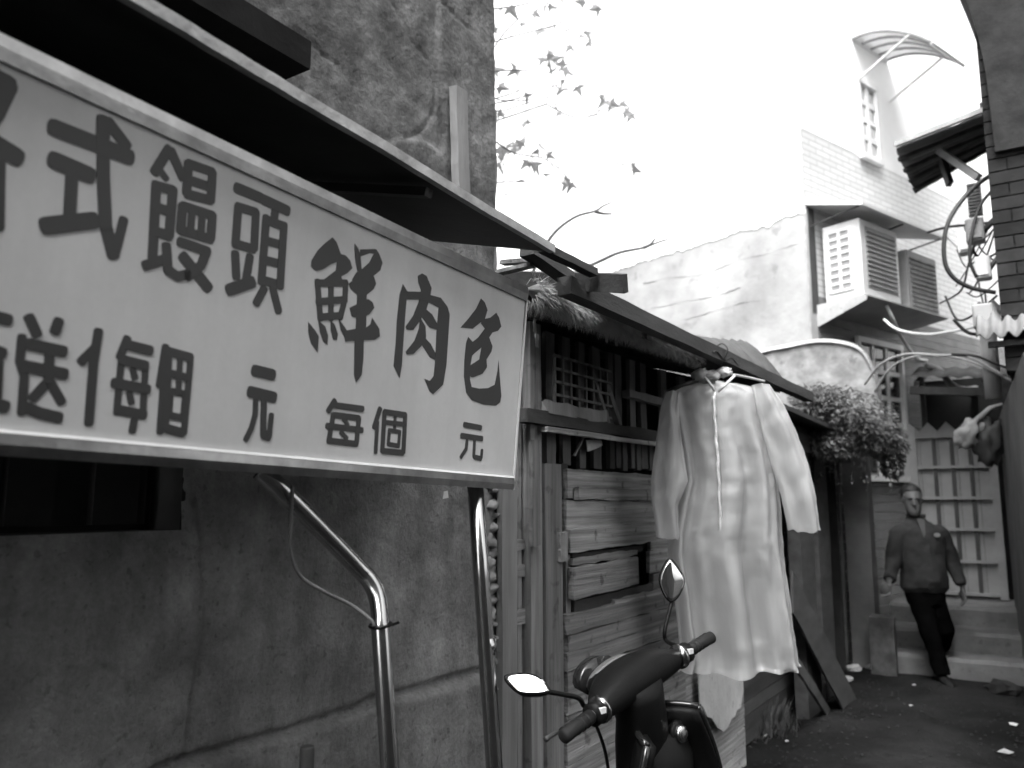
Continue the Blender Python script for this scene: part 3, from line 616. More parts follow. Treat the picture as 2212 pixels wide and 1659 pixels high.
# coat of limewash, ragged lower edge, on the face turned to us
edge = []
nn = 240
zl0 = onL(1500, 533).z; zl1 = onL(1760, 455).z
def ragged(s): 
    zz = zl1 + (zl0 - zl1) * min(1.6, s / max(.01, sL(onL(1500, 533))))
    return zz + .05 * noise.noise(V(s * 3, 1, 0)) + .04 * noise.noise(V(s * 11, 4, 0)) + .015 * noise.noise(V(s * 40, 4, 0))
pts = [pL(LL * i / nn, ragged(LL * i / nn), .002) for i in range(nn + 1)]
cw = MB(); cw.prism(pts + [pL(LL, HB, .002), pL(0, HB, .002)], nL * .006); obj('limewash_coat', cw, M['limewash'], pale)
# cracks in the bare render: thin sunk lines shown as dark splits
M['crack'] = mat('crack_shadow', .2, .95, .2, 5, bump=0)
for path in (((1390, 612), (1450, 600), (1520, 592), (1600, 560), (1660, 548), (1740, 520)), ((1392, 668), (1460, 655), (1540, 640), (1600, 622)), ((1480, 690), (1560, 668), (1600, 655), (1640, 650))):
    q = [onL(x, y) + nL * .001 for x, y in path]; q = smooth_path(q, 12); q = [p_ + V(0, 0, .012 * noise.noise(p_ * 4) + .012 * noise.noise(p_ * 22)) for p_ in q]
    m_ = MB(); m_.tube(q, [.0008 + .007 * max(0, noise.noise(p_ * 5) + .15) for p_ in q], 5); obj('crack', m_, M['crack'], pale)
# right face: tiled lower storeys and limewashed top
Rl = 5.45; zt = 5.35
obj('tile_facing', MB().prism([pR(.0, .0, .002), pR(Rl, .0, .002), pR(Rl, zt, .002), pR(.0, zt, .002)], nR * .014), M['tile_rows'], pale)
M['tile_shaded'] = mat('shaded_tile', .2, .6, .2, 5, bump=.2, stain=.2)  # lower courses darkened in colour to stand in for shade
for j in range(38):
    z = .02 + .094 * j; obj('tile_course', MB().prism([pR(.11, z, .0165), pR(Rl, z, .0165), pR(Rl, z + .088, .0165), pR(.11, z + .088, .0165)], nR * .008), M['tile_shaded'], pale)
obj('limewash_side', MB().prism([pR(.0, zt + .002, .002), pR(Rl, zt + .002, .002), pR(Rl, HB, .002), pR(.0, HB, .002)], nR * .016), M['limewash'], pale)
obj('corner_strip', MB().prism([pR(-.02, 0, .018), pR(.10, 0, .018), pR(.10, ragged(0), .018), pR(-.02, ragged(0), .018)], nR * .006), M['bare_render'], pale)
def window(px0, px1, pyt, pyb, cols, rows_, mt=M['white_paint'], bar=.028, glass=M['glass_dark'], name='window', zb=None):
    a = sR(onR(px0, (pyt + pyb) / 2)); c = sR(onR(px1, (pyt + pyb) / 2)); z1 = onR((px0 + px1) / 2, pyt).z; z0 = onR((px0 + px1) / 2, pyb).z if zb is None else zb
    f = MB()
    def rb(s0, s1, h0, h1, d): f.prism([pR(s0, h0, .026), pR(s1, h0, .026), pR(s1, h1, .026), pR(s0, h1, .026)], nR * d)
    rb(a - .05, c + .05, z1, z1 + .06, .05); rb(a - .05, c + .05, z0 - .06, z0, .06); rb(a - .05, a, z0, z1, .045); rb(c, c + .05, z0, z1, .045)
    fo = obj(name, f, mt, pale)
    for i in range(1, cols):
        s = a + (c - a) * i / cols; obj('glazing_bar', MB().prism([pR(s - bar / 2, z0, .027), pR(s + bar / 2, z0, .027), pR(s + bar / 2, z1, .027), pR(s - bar / 2, z1, .027)], nR * .022), mt, fo)
    for j in range(1, rows_):
        z = z0 + (z1 - z0) * j / rows_; obj('glazing_bar', MB().prism([pR(a, z - bar / 2, .0275), pR(c, z - bar / 2, .0275), pR(c, z + bar / 2, .0275), pR(a, z + bar / 2, .0275)], nR * .0205), mt, fo)
    for i in range(cols):
        for j in range(rows_):
            s0 = a + (c - a) * i / cols + bar / 2 + .001; s1 = a + (c - a) * (i + 1) / cols - bar / 2 - .001; h0 = z0 + (z1 - z0) * j / rows_ + bar / 2 + .001; h1 = z0 + (z1 - z0) * (j + 1) / rows_ - bar / 2 - .001
            obj('pane', MB().prism([pR(s0, h0, .027), pR(s1, h0, .027), pR(s1, h1, .027), pR(s0, h1, .027)], nR * .006), glass, fo)
    return fo
M['pane_pale'] = mat('pale_pane', .5, .15, .1, 3, bump=0, spec=.5)
window(1852, 1884, 195, 340, 2, 4, glass=M['pane_pale'], bar=.06)
window(1856, 1942, 752, 1028, 3, 5, bar=.05)
# curved canopy on brackets at the top
can = thing('window_canopy', 'curved translucent canopy on white brackets high on the pale building', 'canopy', pR(.75, 6.6, .02))
M['poly'] = mat('clouded_sheet', .85, .3, .05, 5, bump=0)
pb2 = M['poly'].node_tree; pb2.nodes['Principled BSDF'].inputs['Transmission Weight'].default_value = .7
c0 = sR(onR(1835, 120)); c1 = sR(onR(1892, 120)); ztop = onR(1835, 25).z
s0, s1 = sR(onR(1838, 90)), sR(onR(1915, 190))
def arc(s, k): 
    t = k / 8; return pR(s, onR(1870, 70).z - .2 - .45 * t ** 2, .02 + .85 * t)
sh = MB(); rows = [[arc(s0 + (s1 - s0) * i / 8, k) for k in range(9)] for i in range(9)]; sh.loft(rows, False, False)
o = obj('sheet', sh, M['poly'], can, smooth=True); o.modifiers.new('thick', 'SOLIDIFY').thickness = .006
for i in range(5):
    s = s0 + (s1 - s0) * i / 4; obj('rib', MB().tube([arc(s, k) - V(0, 0, .02) for k in range(9)], .016, 6), M['grey_paint'], can)
for t in (0, 8): obj('edge_bar', MB().tube([arc(s0, t) - V(0, 0, .03), arc(s1, t) - V(0, 0, .03)], .018, 6), M['white_paint'], can)
for i in (0, 4):
    s = s0 + (s1 - s0) * i / 4; obj('brace', MB().tube([arc(s, 6) - V(0, 0, .03), pR(s, arc(s, 0).z - .55, .02)], .016, 6), M['white_paint'], can)
# air conditioner with hood and tray
ac_s = sR(onR(1775, 550)); 
ac = thing('air_conditioner', 'white air conditioner with louvred side under a sheet hood', 'air conditioner', pR(.14, 3.45, .02))
A0, A1 = .14, .86; AZ0, AZ1 = 3.50, 4.28; AO0, AO1 = .10, .50
obj('casing', MB().prism([pR(A0, AZ0, AO0), pR(A1, AZ0, AO0), pR(A1, AZ1, AO0), pR(A0, AZ1, AO0)], nR * (AO1 - AO0)), M['white_paint'], ac, bevel=.012)
gp = obj('grille_opening', MB().prism([pR(A0, AZ0 + .09, AO0 + .06) - dR * .002, pR(A0, AZ0 + .09, AO1 - .1) - dR * .002, pR(A0, AZ1 - .08, AO1 - .1) - dR * .002, pR(A0, AZ1 - .08, AO0 + .06) - dR * .002], dR * -.003), M['grey_paint'], ac)
for j in range(9):
    z = AZ0 + .09 + (AZ1 - AZ0 - .17) * j / 8; obj('grille_bar', MB().bar(pR(A0, z, AO0 + .055) - dR * .008, pR(A0, z, AO1 - .095) - dR * .008, .014, .026), M['white_paint'], ac)
for k in range(3):
    o_ = AO0 + .06 + (AO1 - AO0 - .16) * k / 2; obj('grille_post', MB().bar(pR(A0, AZ0 + .085, o_) - dR * .009, pR(A0, AZ1 - .075, o_) - dR * .009, .03, .014, dR), M['white_paint'], ac)
fo = obj('front_panel', MB().prism([pR(A0 + .09, AZ0 + .09, AO1), pR(A1 - .06, AZ0 + .09, AO1), pR(A1 - .06, AZ1 - .07, AO1), pR(A0 + .09, AZ1 - .07, AO1)], nR * .004), M['grey_paint'], ac)
for j in range(12):
    z = AZ0 + .13 + (AZ1 - AZ0 - .24) * j / 11; obj('louvre', MB().bar(pR(A0 + .10, z, AO1 + .008), pR(A1 - .07, z, AO1 + .008), .016, .02), M['grey_paint'], fo)
tr_ = obj('tray', MB().prism([pR(A0 - .03, AZ0 - .10, .02), pR(A0 - .03, AZ0 - .025, AO1 + .06), pR(A0 - .03, AZ0 - .012, AO1 + .06), pR(A0 - .03, AZ0 - .012, .02)], dR * (A1 - A0 + .9)), M['grey_paint'], ac)
obj('side_rail', MB().prism([pR(A0 - .05, AZ0 - .24, .02), pR(A0 - .05, AZ0 - .06, AO1 + .05), pR(A0 - .05, AZ0 - .012, AO1 + .05), pR(A0 - .05, AZ0 - .012, .02)], dR * .016), M['concrete_pale'], ac)
for s in (A0 + .1, A1 - .1): obj('foot', MB().obox(pR(s, AZ0 - .003, AO1 - .06), dR * .03, nR * .04, V(0, 0, .008)), M['black_rubber'], ac)
hd = thing('sheet_hood', 'thin pale sheet hood sloping over the air conditioners', 'hood', pR(.0, 4.5, .02))
h0 = [pR(.0, 4.52, .02), pR(1.75, 4.52, .02), pR(1.75, 4.34, .62), pR(.0, 4.34, .62)]
obj('sheet', MB().prism(h0, V(0, 0, .035)), M['white_paint'], hd)
obj('back_panel', MB().prism([pR(.02, 3.4, .0165), pR(.13, 3.4, .0165), pR(.13, 4.5, .0165), pR(.02, 4.5, .0165)], nR * .012), M['dark_metal'], hd)
for s in (.05, .9, 1.7): obj('strut', MB().tube([pR(s, 4.30, .03), pR(s, 4.36, .56)], .009, 6), M['dark_metal'], hd)
ac2 = thing('air_conditioner', 'darker second air conditioner behind the white one on the same wall', 'air conditioner', pR(1.08, 3.45, .02))
B0, B1 = 1.08, 1.72
obj('casing', MB().prism([pR(B0, 3.50, .10), pR(B1, 3.50, .10), pR(B1, 4.15, .10), pR(B0, 4.15, .10)], nR * .38), M['grey_paint'], ac2, bevel=.012)
for j in range(11):
    z = 3.56 + .05 * j; obj('louvre', MB().bar(pR(B0 + .05, z, .487), pR(B1 - .05, z, .487), .014, .022), M['concrete'], ac2)
for s in (B0 + .08, B1 - .08): obj('foot', MB().obox(pR(s, 3.495, .42), dR * .03, nR * .04, V(0, 0, .008)), M['black_rubber'], ac2)
hz_ = smooth_path([pR(.55, 3.46, .50), pR(.62, 3.33, .52), pR(.9, 3.20, .45), pR(1.4, 3.12, .3), pR(1.9, 3.13, .12), pR(2.3, 3.16, .03)], 6)
tag(obj('drain_hose', MB().tube(hz_, .017, 8), M['white_paint'], smooth=True), 'pale drain hose sagging below the air conditioners', 'hose')

# ------------------------------------------------------------------ low rubble wall with rounded coping behind the shed
M['garden_render'] = mat('patchy_render', .27, .92, .35, 6, bump=.8, bscale=14, stain=.4, stain_scale=4, spots=.4, spot_scale=9)
lw = thing('garden_wall', 'low rendered wall with a rounded pale coping behind the creeper', 'wall', (-1.9, 7.75, 0))
YW = 7.75
tops = [ony(x, y, YW) for x, y in ((1560, 800), (1640, 765), (1700, 752), (1770, 740), (1830, 746), (1865, 765), (1890, 815), (1898, 860))]
tops = smooth_path(tops, 4); f_ = MB(); f_.prism([V(t.x, YW, t.z) for t in tops] + [V(tops[-1].x, YW, 1.99), V(tops[0].x, YW, 1.99)], V(0, .16, 0)); obj('face', f_, M['garden_render'], lw)
cp = MB(); rg = []
for t in tops: rg.append([V(t.x, YW - .03, t.z), V(t.x, YW + .19, t.z), V(t.x, YW + .17, t.z + .035), V(t.x, YW - .01, t.z + .035)])
cp.loft(rg); obj('coping', cp, M['concrete_pale'], lw, smooth=False)
# ------------------------------------------------------------------ gate with spiked top, steps
GY = 9.70; gz0 = .55
gx0, gx1 = -1.30, -.42
gate = thing('panel_gate', 'grey metal gate with pointed top pickets behind the man', 'gate', ((gx0 + gx1) / 2, GY, gz0))
zt_ = ony(2050, 925, GY).z
np_ = 5; 
obj('left_stile', MB().box(gx0, gx0 + .14, GY - .03, GY + .02, gz0, zt_), M['metal_gate'], gate)
obj('right_stile', MB().box(gx1 - .07, gx1, GY - .03, GY + .02, gz0, zt_), M['metal_gate'], gate)
for i in range(np_):
    a = gx0 + (gx1 - gx0) * i / np_; c = gx0 + (gx1 - gx0) * (i + 1) / np_ - .004
    obj('picket', MB().prism([V(a, GY + .021, gz0 + .02), V(c, GY + .021, gz0 + .02), V(c, GY + .021, zt_ - .02), V((a + c) / 2, GY + .021, zt_ + .075), V(a, GY + .021, zt_ - .02)], V(0, .02, 0)), M['metal_gate'], gate)
for j in range(6):
    z = gz0 + .03 + (zt_ - gz0 - .13) * j / 5; obj('rail', MB().box(gx0 + .142, gx1 - .072, GY - .035, GY + .012, z, z + .03), M['gate_bar'], gate)
for i in range(1, 4):
    x = gx0 + .14 + (gx1 - gx0 - .21) * i / 4; obj('bar', MB().box(x - .018, x + .018, GY - .018, GY + .018, gz0 + .03, zt_ - .10), M['dark_metal'], gate)  # dark strips stand in for the dark gaps between pickets
obj('latch', MB().box(gx0 - .005, gx0 + .05, GY - .05, GY - .031, 1.62, 1.72), M['white_paint'], gate)
steps = thing('steps', 'worn concrete steps rising to the metal gate', 'steps', (-.9, 8.6, 0))
for k, (yf, z) in enumerate(((8.22, .18), (8.58, .36), (8.98, .54))):
    rings = []
    for i in range(25):
        x = -1.42 + (1.15) * i / 24; e = .02 * noise.noise(V(x * 3, k * 5, 0)); h = .012 * noise.noise(V(x * 5, k * 3, 2))
        rings.append([V(x, yf + e, -.02), V(x, 9.9, -.02), V(x, 9.9, z + h * .3), V(x, yf + .03 + e, z + h), V(x, yf + e, z - .03 + h)])
    obj('step', MB().loft(rings), M['step'], steps, smooth=False)
# stub wall beside the steps
sw = MB(); rings = []
for i in range(9):
    z = .0 + .5 * i / 8; e = .03 * noise.noise(V(z * 9, 2, 2)); rings.append([V(-1.46 + e, 8.05, z), V(-1.25 + e, 8.05 + e, z), V(-1.27, 8.3, z), V(-1.46, 8.3, z)])
sw.loft(rings); M['stub'] = mat('dimmed_broken_render', .07, .95, .35, 8, bump=1.0, bscale=16, stain=.4, stain_scale=4)  # darker than the pillar render, to offset the stronger light here
tag(obj('stub_wall', sw, M['stub']), 'low broken stub of wall beside the pillar at the foot of the steps', 'wall')

# ------------------------------------------------------------------ porch roof over the gate
M['porch_tin'] = mat('dull_corrugated', .06, .8, .3, 4, bump=.2, stain=.3)
por = thing('porch_roof', 'small corrugated porch roof above the gate', 'roof', (-.6, 9.9, 2.5))
rows = []
a0, a1 = ony(1990, 790, 9.9), ony(2165, 868, 9.3)
for j in range(3):
    row = []
    for i in range(41):
        u = i / 40; x = -1.1 + 1.3 * u; row.append(V(x, 9.9 - .75 * j / 2, 3.02 - .10 * j - .14 * u + .012 * math.sin(i * 1.3)))
    rows.append(row)
o = obj('corrugated_sheet', MB().loft(rows, False, False), M['porch_tin'], por, smooth=True); o.modifiers.new('thick', 'SOLIDIFY').thickness = .004
for x in (-1.05, -.45, .1): obj('rafter', MB().bar(V(x, 9.92, 2.93 - .1 * (x + 1.05)), V(x, 9.16, 2.74 - .1 * (x + 1.05)), .05, .05), M['wood_dark'], por)
obj('beam', MB().bar(V(-1.12, 9.2, 2.68), V(.2, 9.2, 2.55), .06, .08), M['wood_dark'], por)
for x in (-1.08, .12): obj('post', MB().bar(V(x, 9.86, .5), V(x, 9.86, 2.9), .05, .05), M['wood_dark'], por)
obj('back_boards', MB().box(-1.1, .3, 10.25, 10.28, 0, 2.9), M['dark_void'], por)
# pale elbow pipe on the tiled wall
ep = smooth_path([dep(2000, 790, 8.7), dep(2030, 800, 8.7), dep(2055, 830, 8.7), dep(2085, 842, 8.75), dep(2110, 838, 9.0)], 5)
tag(obj('elbow_pipe', MB().tube(ep, .035, 8), M['grey_paint'], smooth=True), 'pale bent pipe under the porch roof', 'pipe')

# ------------------------------------------------------------------ right-hand building
rb = thing('brick_building', 'dark brick building with a corrugated awning along the right edge', 'building', (.6, 7.5, 0))
RA = V(.33, .0, 0); RBv = V(-.36, 9.3, 0); rd = (RBv - RA).normalized(); rn = V(-rd.y, rd.x, 0)
def rp(s, z, o=0.0): return RA + rd * s + rn * o + V(0, 0, z)
M['render_grey'] = mat('grey_render', .10, .9, .2, 4, bump=.5, stain=.3, spots=.3)
M['brick_dark'] = mat('sooty_brick', .022, .9, .35, 7, bump=.4, rnd=.3, spec=.1)
obj('lower_wall', MB().prism([rp(5.2, 0), rp(9.35, 0), rp(9.35, 0) - rn * 3, rp(5.2, 0) - rn * 3], V(0, 0, 2.35)), M['render_grey'], rb)
UY = 6.05
cx_ = ony(2146, 500, UY).x
obj('upper_wall', MB().box(cx_ + .015, 3.2, UY + .015, 9.3, 2.36, 7.6), M['brick_dark'], rb)
for j in range(58):
    z = 2.37 + .09 * j
    for i in range(3):
        x0 = cx_ + (.0 if j % 2 else -.0) + i * .23 - (.115 if j % 2 and i else 0); w = .222 if not (j % 2 and i == 0) else .107
        o = obj('brick', MB().box(x0, x0 + w, UY, UY + .03, z, z + .08), M['brick_dark'], rb, bevel=0)
    obj('brick', MB().box(cx_, cx_ + .012, UY + .034, UY + .25, z, z + .08), M['brick_dark'], rb)
# unseen house added on the right behind the camera to block light
sh_ = thing('blocker_house', 'added unseen house behind the viewpoint blocking light from the right', 'house', (1.2, -2, 0))
obj('wall', MB().box(.52, 4, -6, .75, 0, 5.2), M['render_grey'], sh_); obj('roof', MB().box(.42, 4.1, -6.1, .85, 5.201, 5.35), M['dark_metal'], sh_)
tag(obj('blocker_wall', MB().box(.45, .6, -3, 1.7, 0, 2.2), M['render_grey']), 'added unseen wall beside the viewpoint shading the low left wall', 'wall')  # unseen wall added to keep low light off the left wall
# curved dark eave at the top
ev = MB(); rings = []
for k in range(8):
    x, y = ((2150, 330), (2143, 270), (2136, 210), (2128, 150), (2116, 95), (2102, 45), (2085, 0), (2060, -60))[k]
    q = ony(x, y, UY - .02); rings.append([V(q.x, UY - .04, q.z), V(3.2, UY - .04, q.z), V(3.2, UY + .3, q.z), V(q.x, UY + .3, q.z)])
ev.loft(rings); obj('eave_cowl', ev, M['brick_dark'], rb)
# corrugated awning of the right building
M['awning_tin'] = mat('faded_corrugated', .15, .7, .25, 5, bump=.15, stain=.25)
q0, q1 = ony(2108, 728, 5.9), ony(2240, 728, 5.9); rows = []
for j in range(5):
    rows.append([V(q0.x + (q1.x + .4 - q0.x) * i / 60, 5.9 + .32 * j / 4, q0.z + .28 * j / 4 + .022 * math.sin(i * .95)) for i in range(61)])
o = obj('corrugated_awning', MB().loft(rows, False, False), M['awning_tin'], rb, smooth=True); o.modifiers.new('thick', 'SOLIDIFY').thickness = .008
obj('awning_shadow_board', MB().box(q0.x + .06, q1.x + .4, 5.98, 6.03, q0.z - .06, q0.z - .025), M['tin_dark'], rb)
# white post below it
a = ony(2138, 760, 7.2); tag(obj('downpipe', MB().tube([V(a.x, 7.2, 2.32), V(a.x, 7.2, 2.95)], .06, 12), M['grey_paint'], smooth=True), 'pale grey downpipe below the corrugated awning', 'pipe')
# pale bundle hanging by the gate
bd_ = ony(2095, 935, 8.6); m_ = MB().ball((0, 0, 0), 1, 24, 16)
m_.v = [bd_ + V(p.x * .12, p.y * .10, p.z * .12 + .04 * p.x) * (1 + .55 * noise.noise(p * 2.1) + .25 * noise.noise(p * 5)) for p in m_.v]
bo = obj('hanging_bundle', m_, M['concrete_pale'], smooth=True); tag(bo, 'pale cloth bundle hanging beside the gate top', 'bundle')
obj('strap', MB().tube([bd_ + V(.05, 0, .1), bd_ + V(.18, 0, .22), bd_ + V(.28, .02, .25)], [.03, .022, .018], 8), M['concrete_pale'], bo, smooth=True)
dk = ony(2140, 955, 8.65); m_ = MB().ball((0, 0, 0), 1, 24, 16); m_.v = [dk + V(p.x * .14, p.y * .12, p.z * .2) * (1 + .5 * noise.noise(p * 2.2) + .25 * noise.noise(p * 5)) for p in m_.v]
tag(obj('dark_bag', m_, M['dark_metal'], smooth=True), 'dark bag hanging right of the pale bundle', 'bag')

# ------------------------------------------------------------------ far house with corrugated roof
fh_ = thing('far_house', 'white gable of a house far beyond the gate', 'house', (0.4, 14, 0))
obj('wall', MB().box(-.05, 3.5, 13.2, 17, 0, onp(2040, 420, V(0, 13.2, 0), V(0, 1, 0)).z), M['limewash'], fh_)
# rusty corrugated eave of the brick building reaching over the alley, with a pale brace
M['rust_roof'] = mat('rusty_corrugated', .10, .8, .35, 4, stretch=(1, 1, 4), bump=.2, stain=.4)
e0, e1, e2, e3 = ony(1936, 322, 6.6), ony(2165, 234, 6.15), ony(2168, 300, 8.2), ony(1976, 412, 8.2)
rows2 = [[(e0.lerp(e3, j / 60)).lerp(e1.lerp(e2, j / 60), i / 12) + V(0, 0, .022 * math.sin(j * 1.25) + .012 * noise.noise(V(i, j * .4, 2))) for i in range(13)] for j in range(61)]
o = obj('rusty_eave', MB().loft(rows2, False, False), M['rust_roof'], rb, smooth=True); o.modifiers.new('thick', 'SOLIDIFY').thickness = .012
obj('eave_trim', MB().bar(e0 + V(0, -.02, .03), e1 + V(0, -.02, .03), .03, .035), M['concrete_pale'], rb)
obj('eave_brace', MB().bar(ony(2028, 325, 6.9), ony(2114, 384, 6.75), .05, .05), M['white_paint'], rb)
obj('eave_strut', MB().bar(ony(2030, 330, 7.4), ony(2052, 398, 7.3), .04, .06), M['dark_metal'], rb)
for k in range(4):
    a = e0.lerp(e3, (k + .5) / 4); c = e1.lerp(e2, (k + .5) / 4); obj('eave_batten', MB().bar(a - V(0, 0, .04), c - V(0, 0, .04), .04, .03), M['wood_dark'], rb)
obj('chimney', MB().box(ony(2118, 245, 6.4).x, ony(2150, 245, 6.4).x, 6.35, 6.5, ony(2118, 258, 6.4).z, ony(2118, 228, 6.4).z), M['dark_metal'], rb)
# far block, washed out behind the branches
fb = thing('far_block', 'washed out pale apartment block far behind the branches', 'building', (-9, 16, 0))
obj('wall', MB().box(-13, -7.4, 15.5, 21, 0, 9.2), M['limewash'], fb)
for x in (-10.9, -9.3):
    for z in (5.4, 7.2):
        w_ = obj('window', MB().box(x, x + .7, 15.46, 15.498, z, z + 1.0), M['white_paint'], fb); obj('pane', MB().box(x + .08, x + .62, 15.44, 15.459, z + .08, z + .92), M['pane_pale'], w_)
# ------------------------------------------------------------------ cables and meter boxes on the right
def wire(px, t, r, label, mt='cable', n=6):
    q = [dep(x, y, (t[0] + (t[1] - t[0]) * i / (len(px) - 1))) for i, (x, y) in enumerate(px)]
    return tag(obj('cable', MB().tube(smooth_path(q, n), r, 6), M[mt], smooth=True), label, 'cable', 'cables strung at the right edge')
M['cable_black'] = mat('black_cable', .02, .5, .1, 8, bump=0)
wire([(2212, 345), (2130, 385), (2080, 430), (2045, 490), (2040, 560), (2060, 600), (2100, 622), (2150, 632)], (5.6, 5.4), .016, 'thick black cable drooping in a loop beside the brick building', 'cable_black')
wire([(2212, 380), (2160, 400), (2120, 440), (2100, 500), (2095, 560), (2110, 600)], (5.6, 5.5), .012, 'thinner black cable hanging inside the thick cable loop', 'cable_black')
wire([(2004, 502), (2050, 490), (2110, 485), (2150, 478)], (7.0, 6.0), .011, 'dark cable crossing level above the meter box', 'cable_black')
wire([(1910, 690), (1940, 712), (2000, 722), (2060, 715), (2110, 705)], (7.4, 6.2), .012, 'pale cable sagging under the air conditioner towards the right wall', 'white_paint')
wire([(1868, 830), (1905, 785), (1960, 765), (2030, 768), (2090, 770), (2170, 812)], (7.2, 6.0), .011, 'grey cable arching over the creeper', 'grey_paint')
wire([(1890, 845), (1930, 790), (1990, 768), (2060, 772), (2120, 790), (2200, 830)], (7.2, 6.0), .009, 'second grey cable arching just under the first over the creeper', 'grey_paint')
wire([(2055, 765), (2110, 770), (2160, 790), (2212, 800)], (6.3, 6.0), .010, 'black cable running level below the corrugated awning', 'cable_black')
wire([(2060, 690), (2085, 715), (2110, 722), (2150, 715)], (5.8, 5.7), .013, 'short black cable end by the corrugated awning', 'cable_black')
wire([(2120, 480), (2095, 560), (2080, 620), (2060, 640), (2030, 655)], (5.7, 6.2), .008, 'thin cable slanting from the meter box to the tiled wall', 'cable')
rw = random.Random(12)
for k in range(10):
    x0, y0 = rw.uniform(2150, 2215), rw.uniform(360, 700); x3, y3 = rw.uniform(2035, 2130), rw.uniform(420, 740); sag = rw.uniform(20, 110)
    wire([(x0, y0), (x0 * .65 + x3 * .35 - 10, y0 * .65 + y3 * .35 + sag * .8), (x0 * .35 + x3 * .65 - 14, y0 * .35 + y3 * .65 + sag), (x3, y3)], (5.5, rw.uniform(5.6, 6.6)), rw.uniform(.004, .009), 'thin cable in the tangle beside the meter boxes', rw.choice(('cable_black', 'cable_black', 'grey_paint')))
for (x0, x1, y0, y1, Y, mt, lb) in ((2085, 2126, 470, 520, 6.25, 'concrete', 'grey meter box among the cables'), (2068, 2100, 500, 545, 6.5, 'white_paint', 'white meter box behind the drooping black cable'), (2105, 2140, 552, 600, 6.3, 'white_paint', 'small white junction box under the grey meter box'), (2100, 2145, 655, 705, 6.1, 'grey_paint', 'pale box beside the corrugated awning')):
    a = ony(x0, (y0 + y1) / 2, Y); c = ony(x1, (y0 + y1) / 2, Y); zt2 = ony((x0 + x1) / 2, y0, Y).z; zb2 = ony((x0 + x1) / 2, y1, Y).z
    t = thing('meter_box', lb, 'box', V((a.x + c.x) / 2, Y, zb2)); obj('case', MB().box(a.x, c.x, Y, Y + .12, zb2, zt2), M[mt], t, bevel=.01)
    obj('lid', MB().box(a.x + .015, c.x - .015, Y - .012, Y - .001, zb2 + .02, zt2 - .02), M[mt], t); obj('fixing_strap', MB().bar(V(c.x - .01, Y + .08, (zb2 + zt2) / 2), V(cx_ + .03, UY + .04, (zb2 + zt2) / 2 + .02), .02, .03), M['dark_metal'], t)
# vent grille above
vg = thing('vent_grille', 'fine mesh vent grille above the meter boxes', 'grille', ony(2105, 450, 6.4))
q = ony(2105, 405, 6.4); a = ony(2090, 440, 6.4); c = ony(2122, 440, 6.4); zt2 = ony(2105, 395, 6.4).z; zb2 = ony(2105, 465, 6.4).z
obj('backing', MB().box(a.x, c.x, 6.4, 6.44, zb2, zt2), M['grey_paint'], vg)
for j in range(10):
    z = zb2 + (zt2 - zb2) * (j + .5) / 10; obj('slat', MB().box(a.x + .006, c.x - .006, 6.385, 6.399, z - .008, z + .006), M['dark_metal'], vg)

# ------------------------------------------------------------------ creeper over the lintel
rnd = random.Random(3)
cr = thing('creeper', 'bushy leafy creeper spilling over the lean-to beside the pillar', 'plant', dep(1840, 1000, 6.4))
lf = MB(); stem = MB()
cen = [(dep(1800, 880, 6.3), V(.30, .36, .16)), (dep(1850, 900, 6.4), V(.28, .36, .18)), (dep(1880, 945, 6.5), V(.20, .26, .13)), (dep(1765, 862, 6.2), V(.2, .26, .12)), (dep(1915, 960, 6.6), V(.16, .2, .13)), (dep(1790, 960, 6.25), V(.16, .2, .12)), (dep(1925, 1000, 6.6), V(.08, .1, .12))]
def leaf(mb, q, L_, d, up_):
    d = d.normalized(); s_ = d.cross(up_).normalized() * L_ * .32; n_ = s_.cross(d).normalized() * L_ * .12
    mb.add([q, q + d * L_ * .4 + s_ + n_, q + d * L_, q + d * L_ * .4 - s_ + n_], [(0, 1, 2), (0, 2, 3)])
for c, r in cen:
    for k in range(1500):
        u = V(rnd.gauss(0, 1), rnd.gauss(0, 1), rnd.gauss(0, 1)).normalized() * (rnd.random() ** .45); w = 1 + .4 * noise.noise(u * 2.3 + c)
        q = c + V(u.x * r.x, u.y * r.y, u.z * r.z) * w
        leaf(lf, q, rnd.uniform(.02, .045), V(u.x + rnd.uniform(-.7, .7), u.y + rnd.uniform(-.7, .7), u.z * .5 - rnd.uniform(0, .8)), V(rnd.uniform(-.5, .5), rnd.uniform(-.5, .5), 1))
    for k in range(14):
        u = V(rnd.gauss(0, 1), rnd.gauss(0, 1), rnd.gauss(0, .6)).normalized(); stem.tube([c, c + V(u.x * r.x, u.y * r.y, u.z * r.z) * .6, c + V(u.x * r.x, u.y * r.y, u.z * r.z - .05)], [.006, .004, .002], 5)
base = V(-1.66, 8.2, 2.0)
stem.tube(smooth_path([V(-1.7, 8.22, 0.0), V(-1.68, 8.2, 1.0), base, cen[1][0]], 5), .02, 6)
for c, r in cen: stem.tube([cen[1][0], (cen[1][0] + c) / 2 + V(0, 0, .03), c], [.012, .009, .006], 6)
for k in range(16):
    q = dep(rnd.uniform(1745, 1940), rnd.uniform(960, 1000), 6.4); d = V(rnd.uniform(-.1, .1), rnd.uniform(-.1, .1), -rnd.uniform(.1, .28)); stem.tube([q + V(0, 0, .12), q, q + d], .003, 4)
    for j in range(12): leaf(lf, q + d * rnd.random(), rnd.uniform(.02, .04), V(rnd.uniform(-1, 1), rnd.uniform(-1, 1), -.6), V(0, 0, 1))
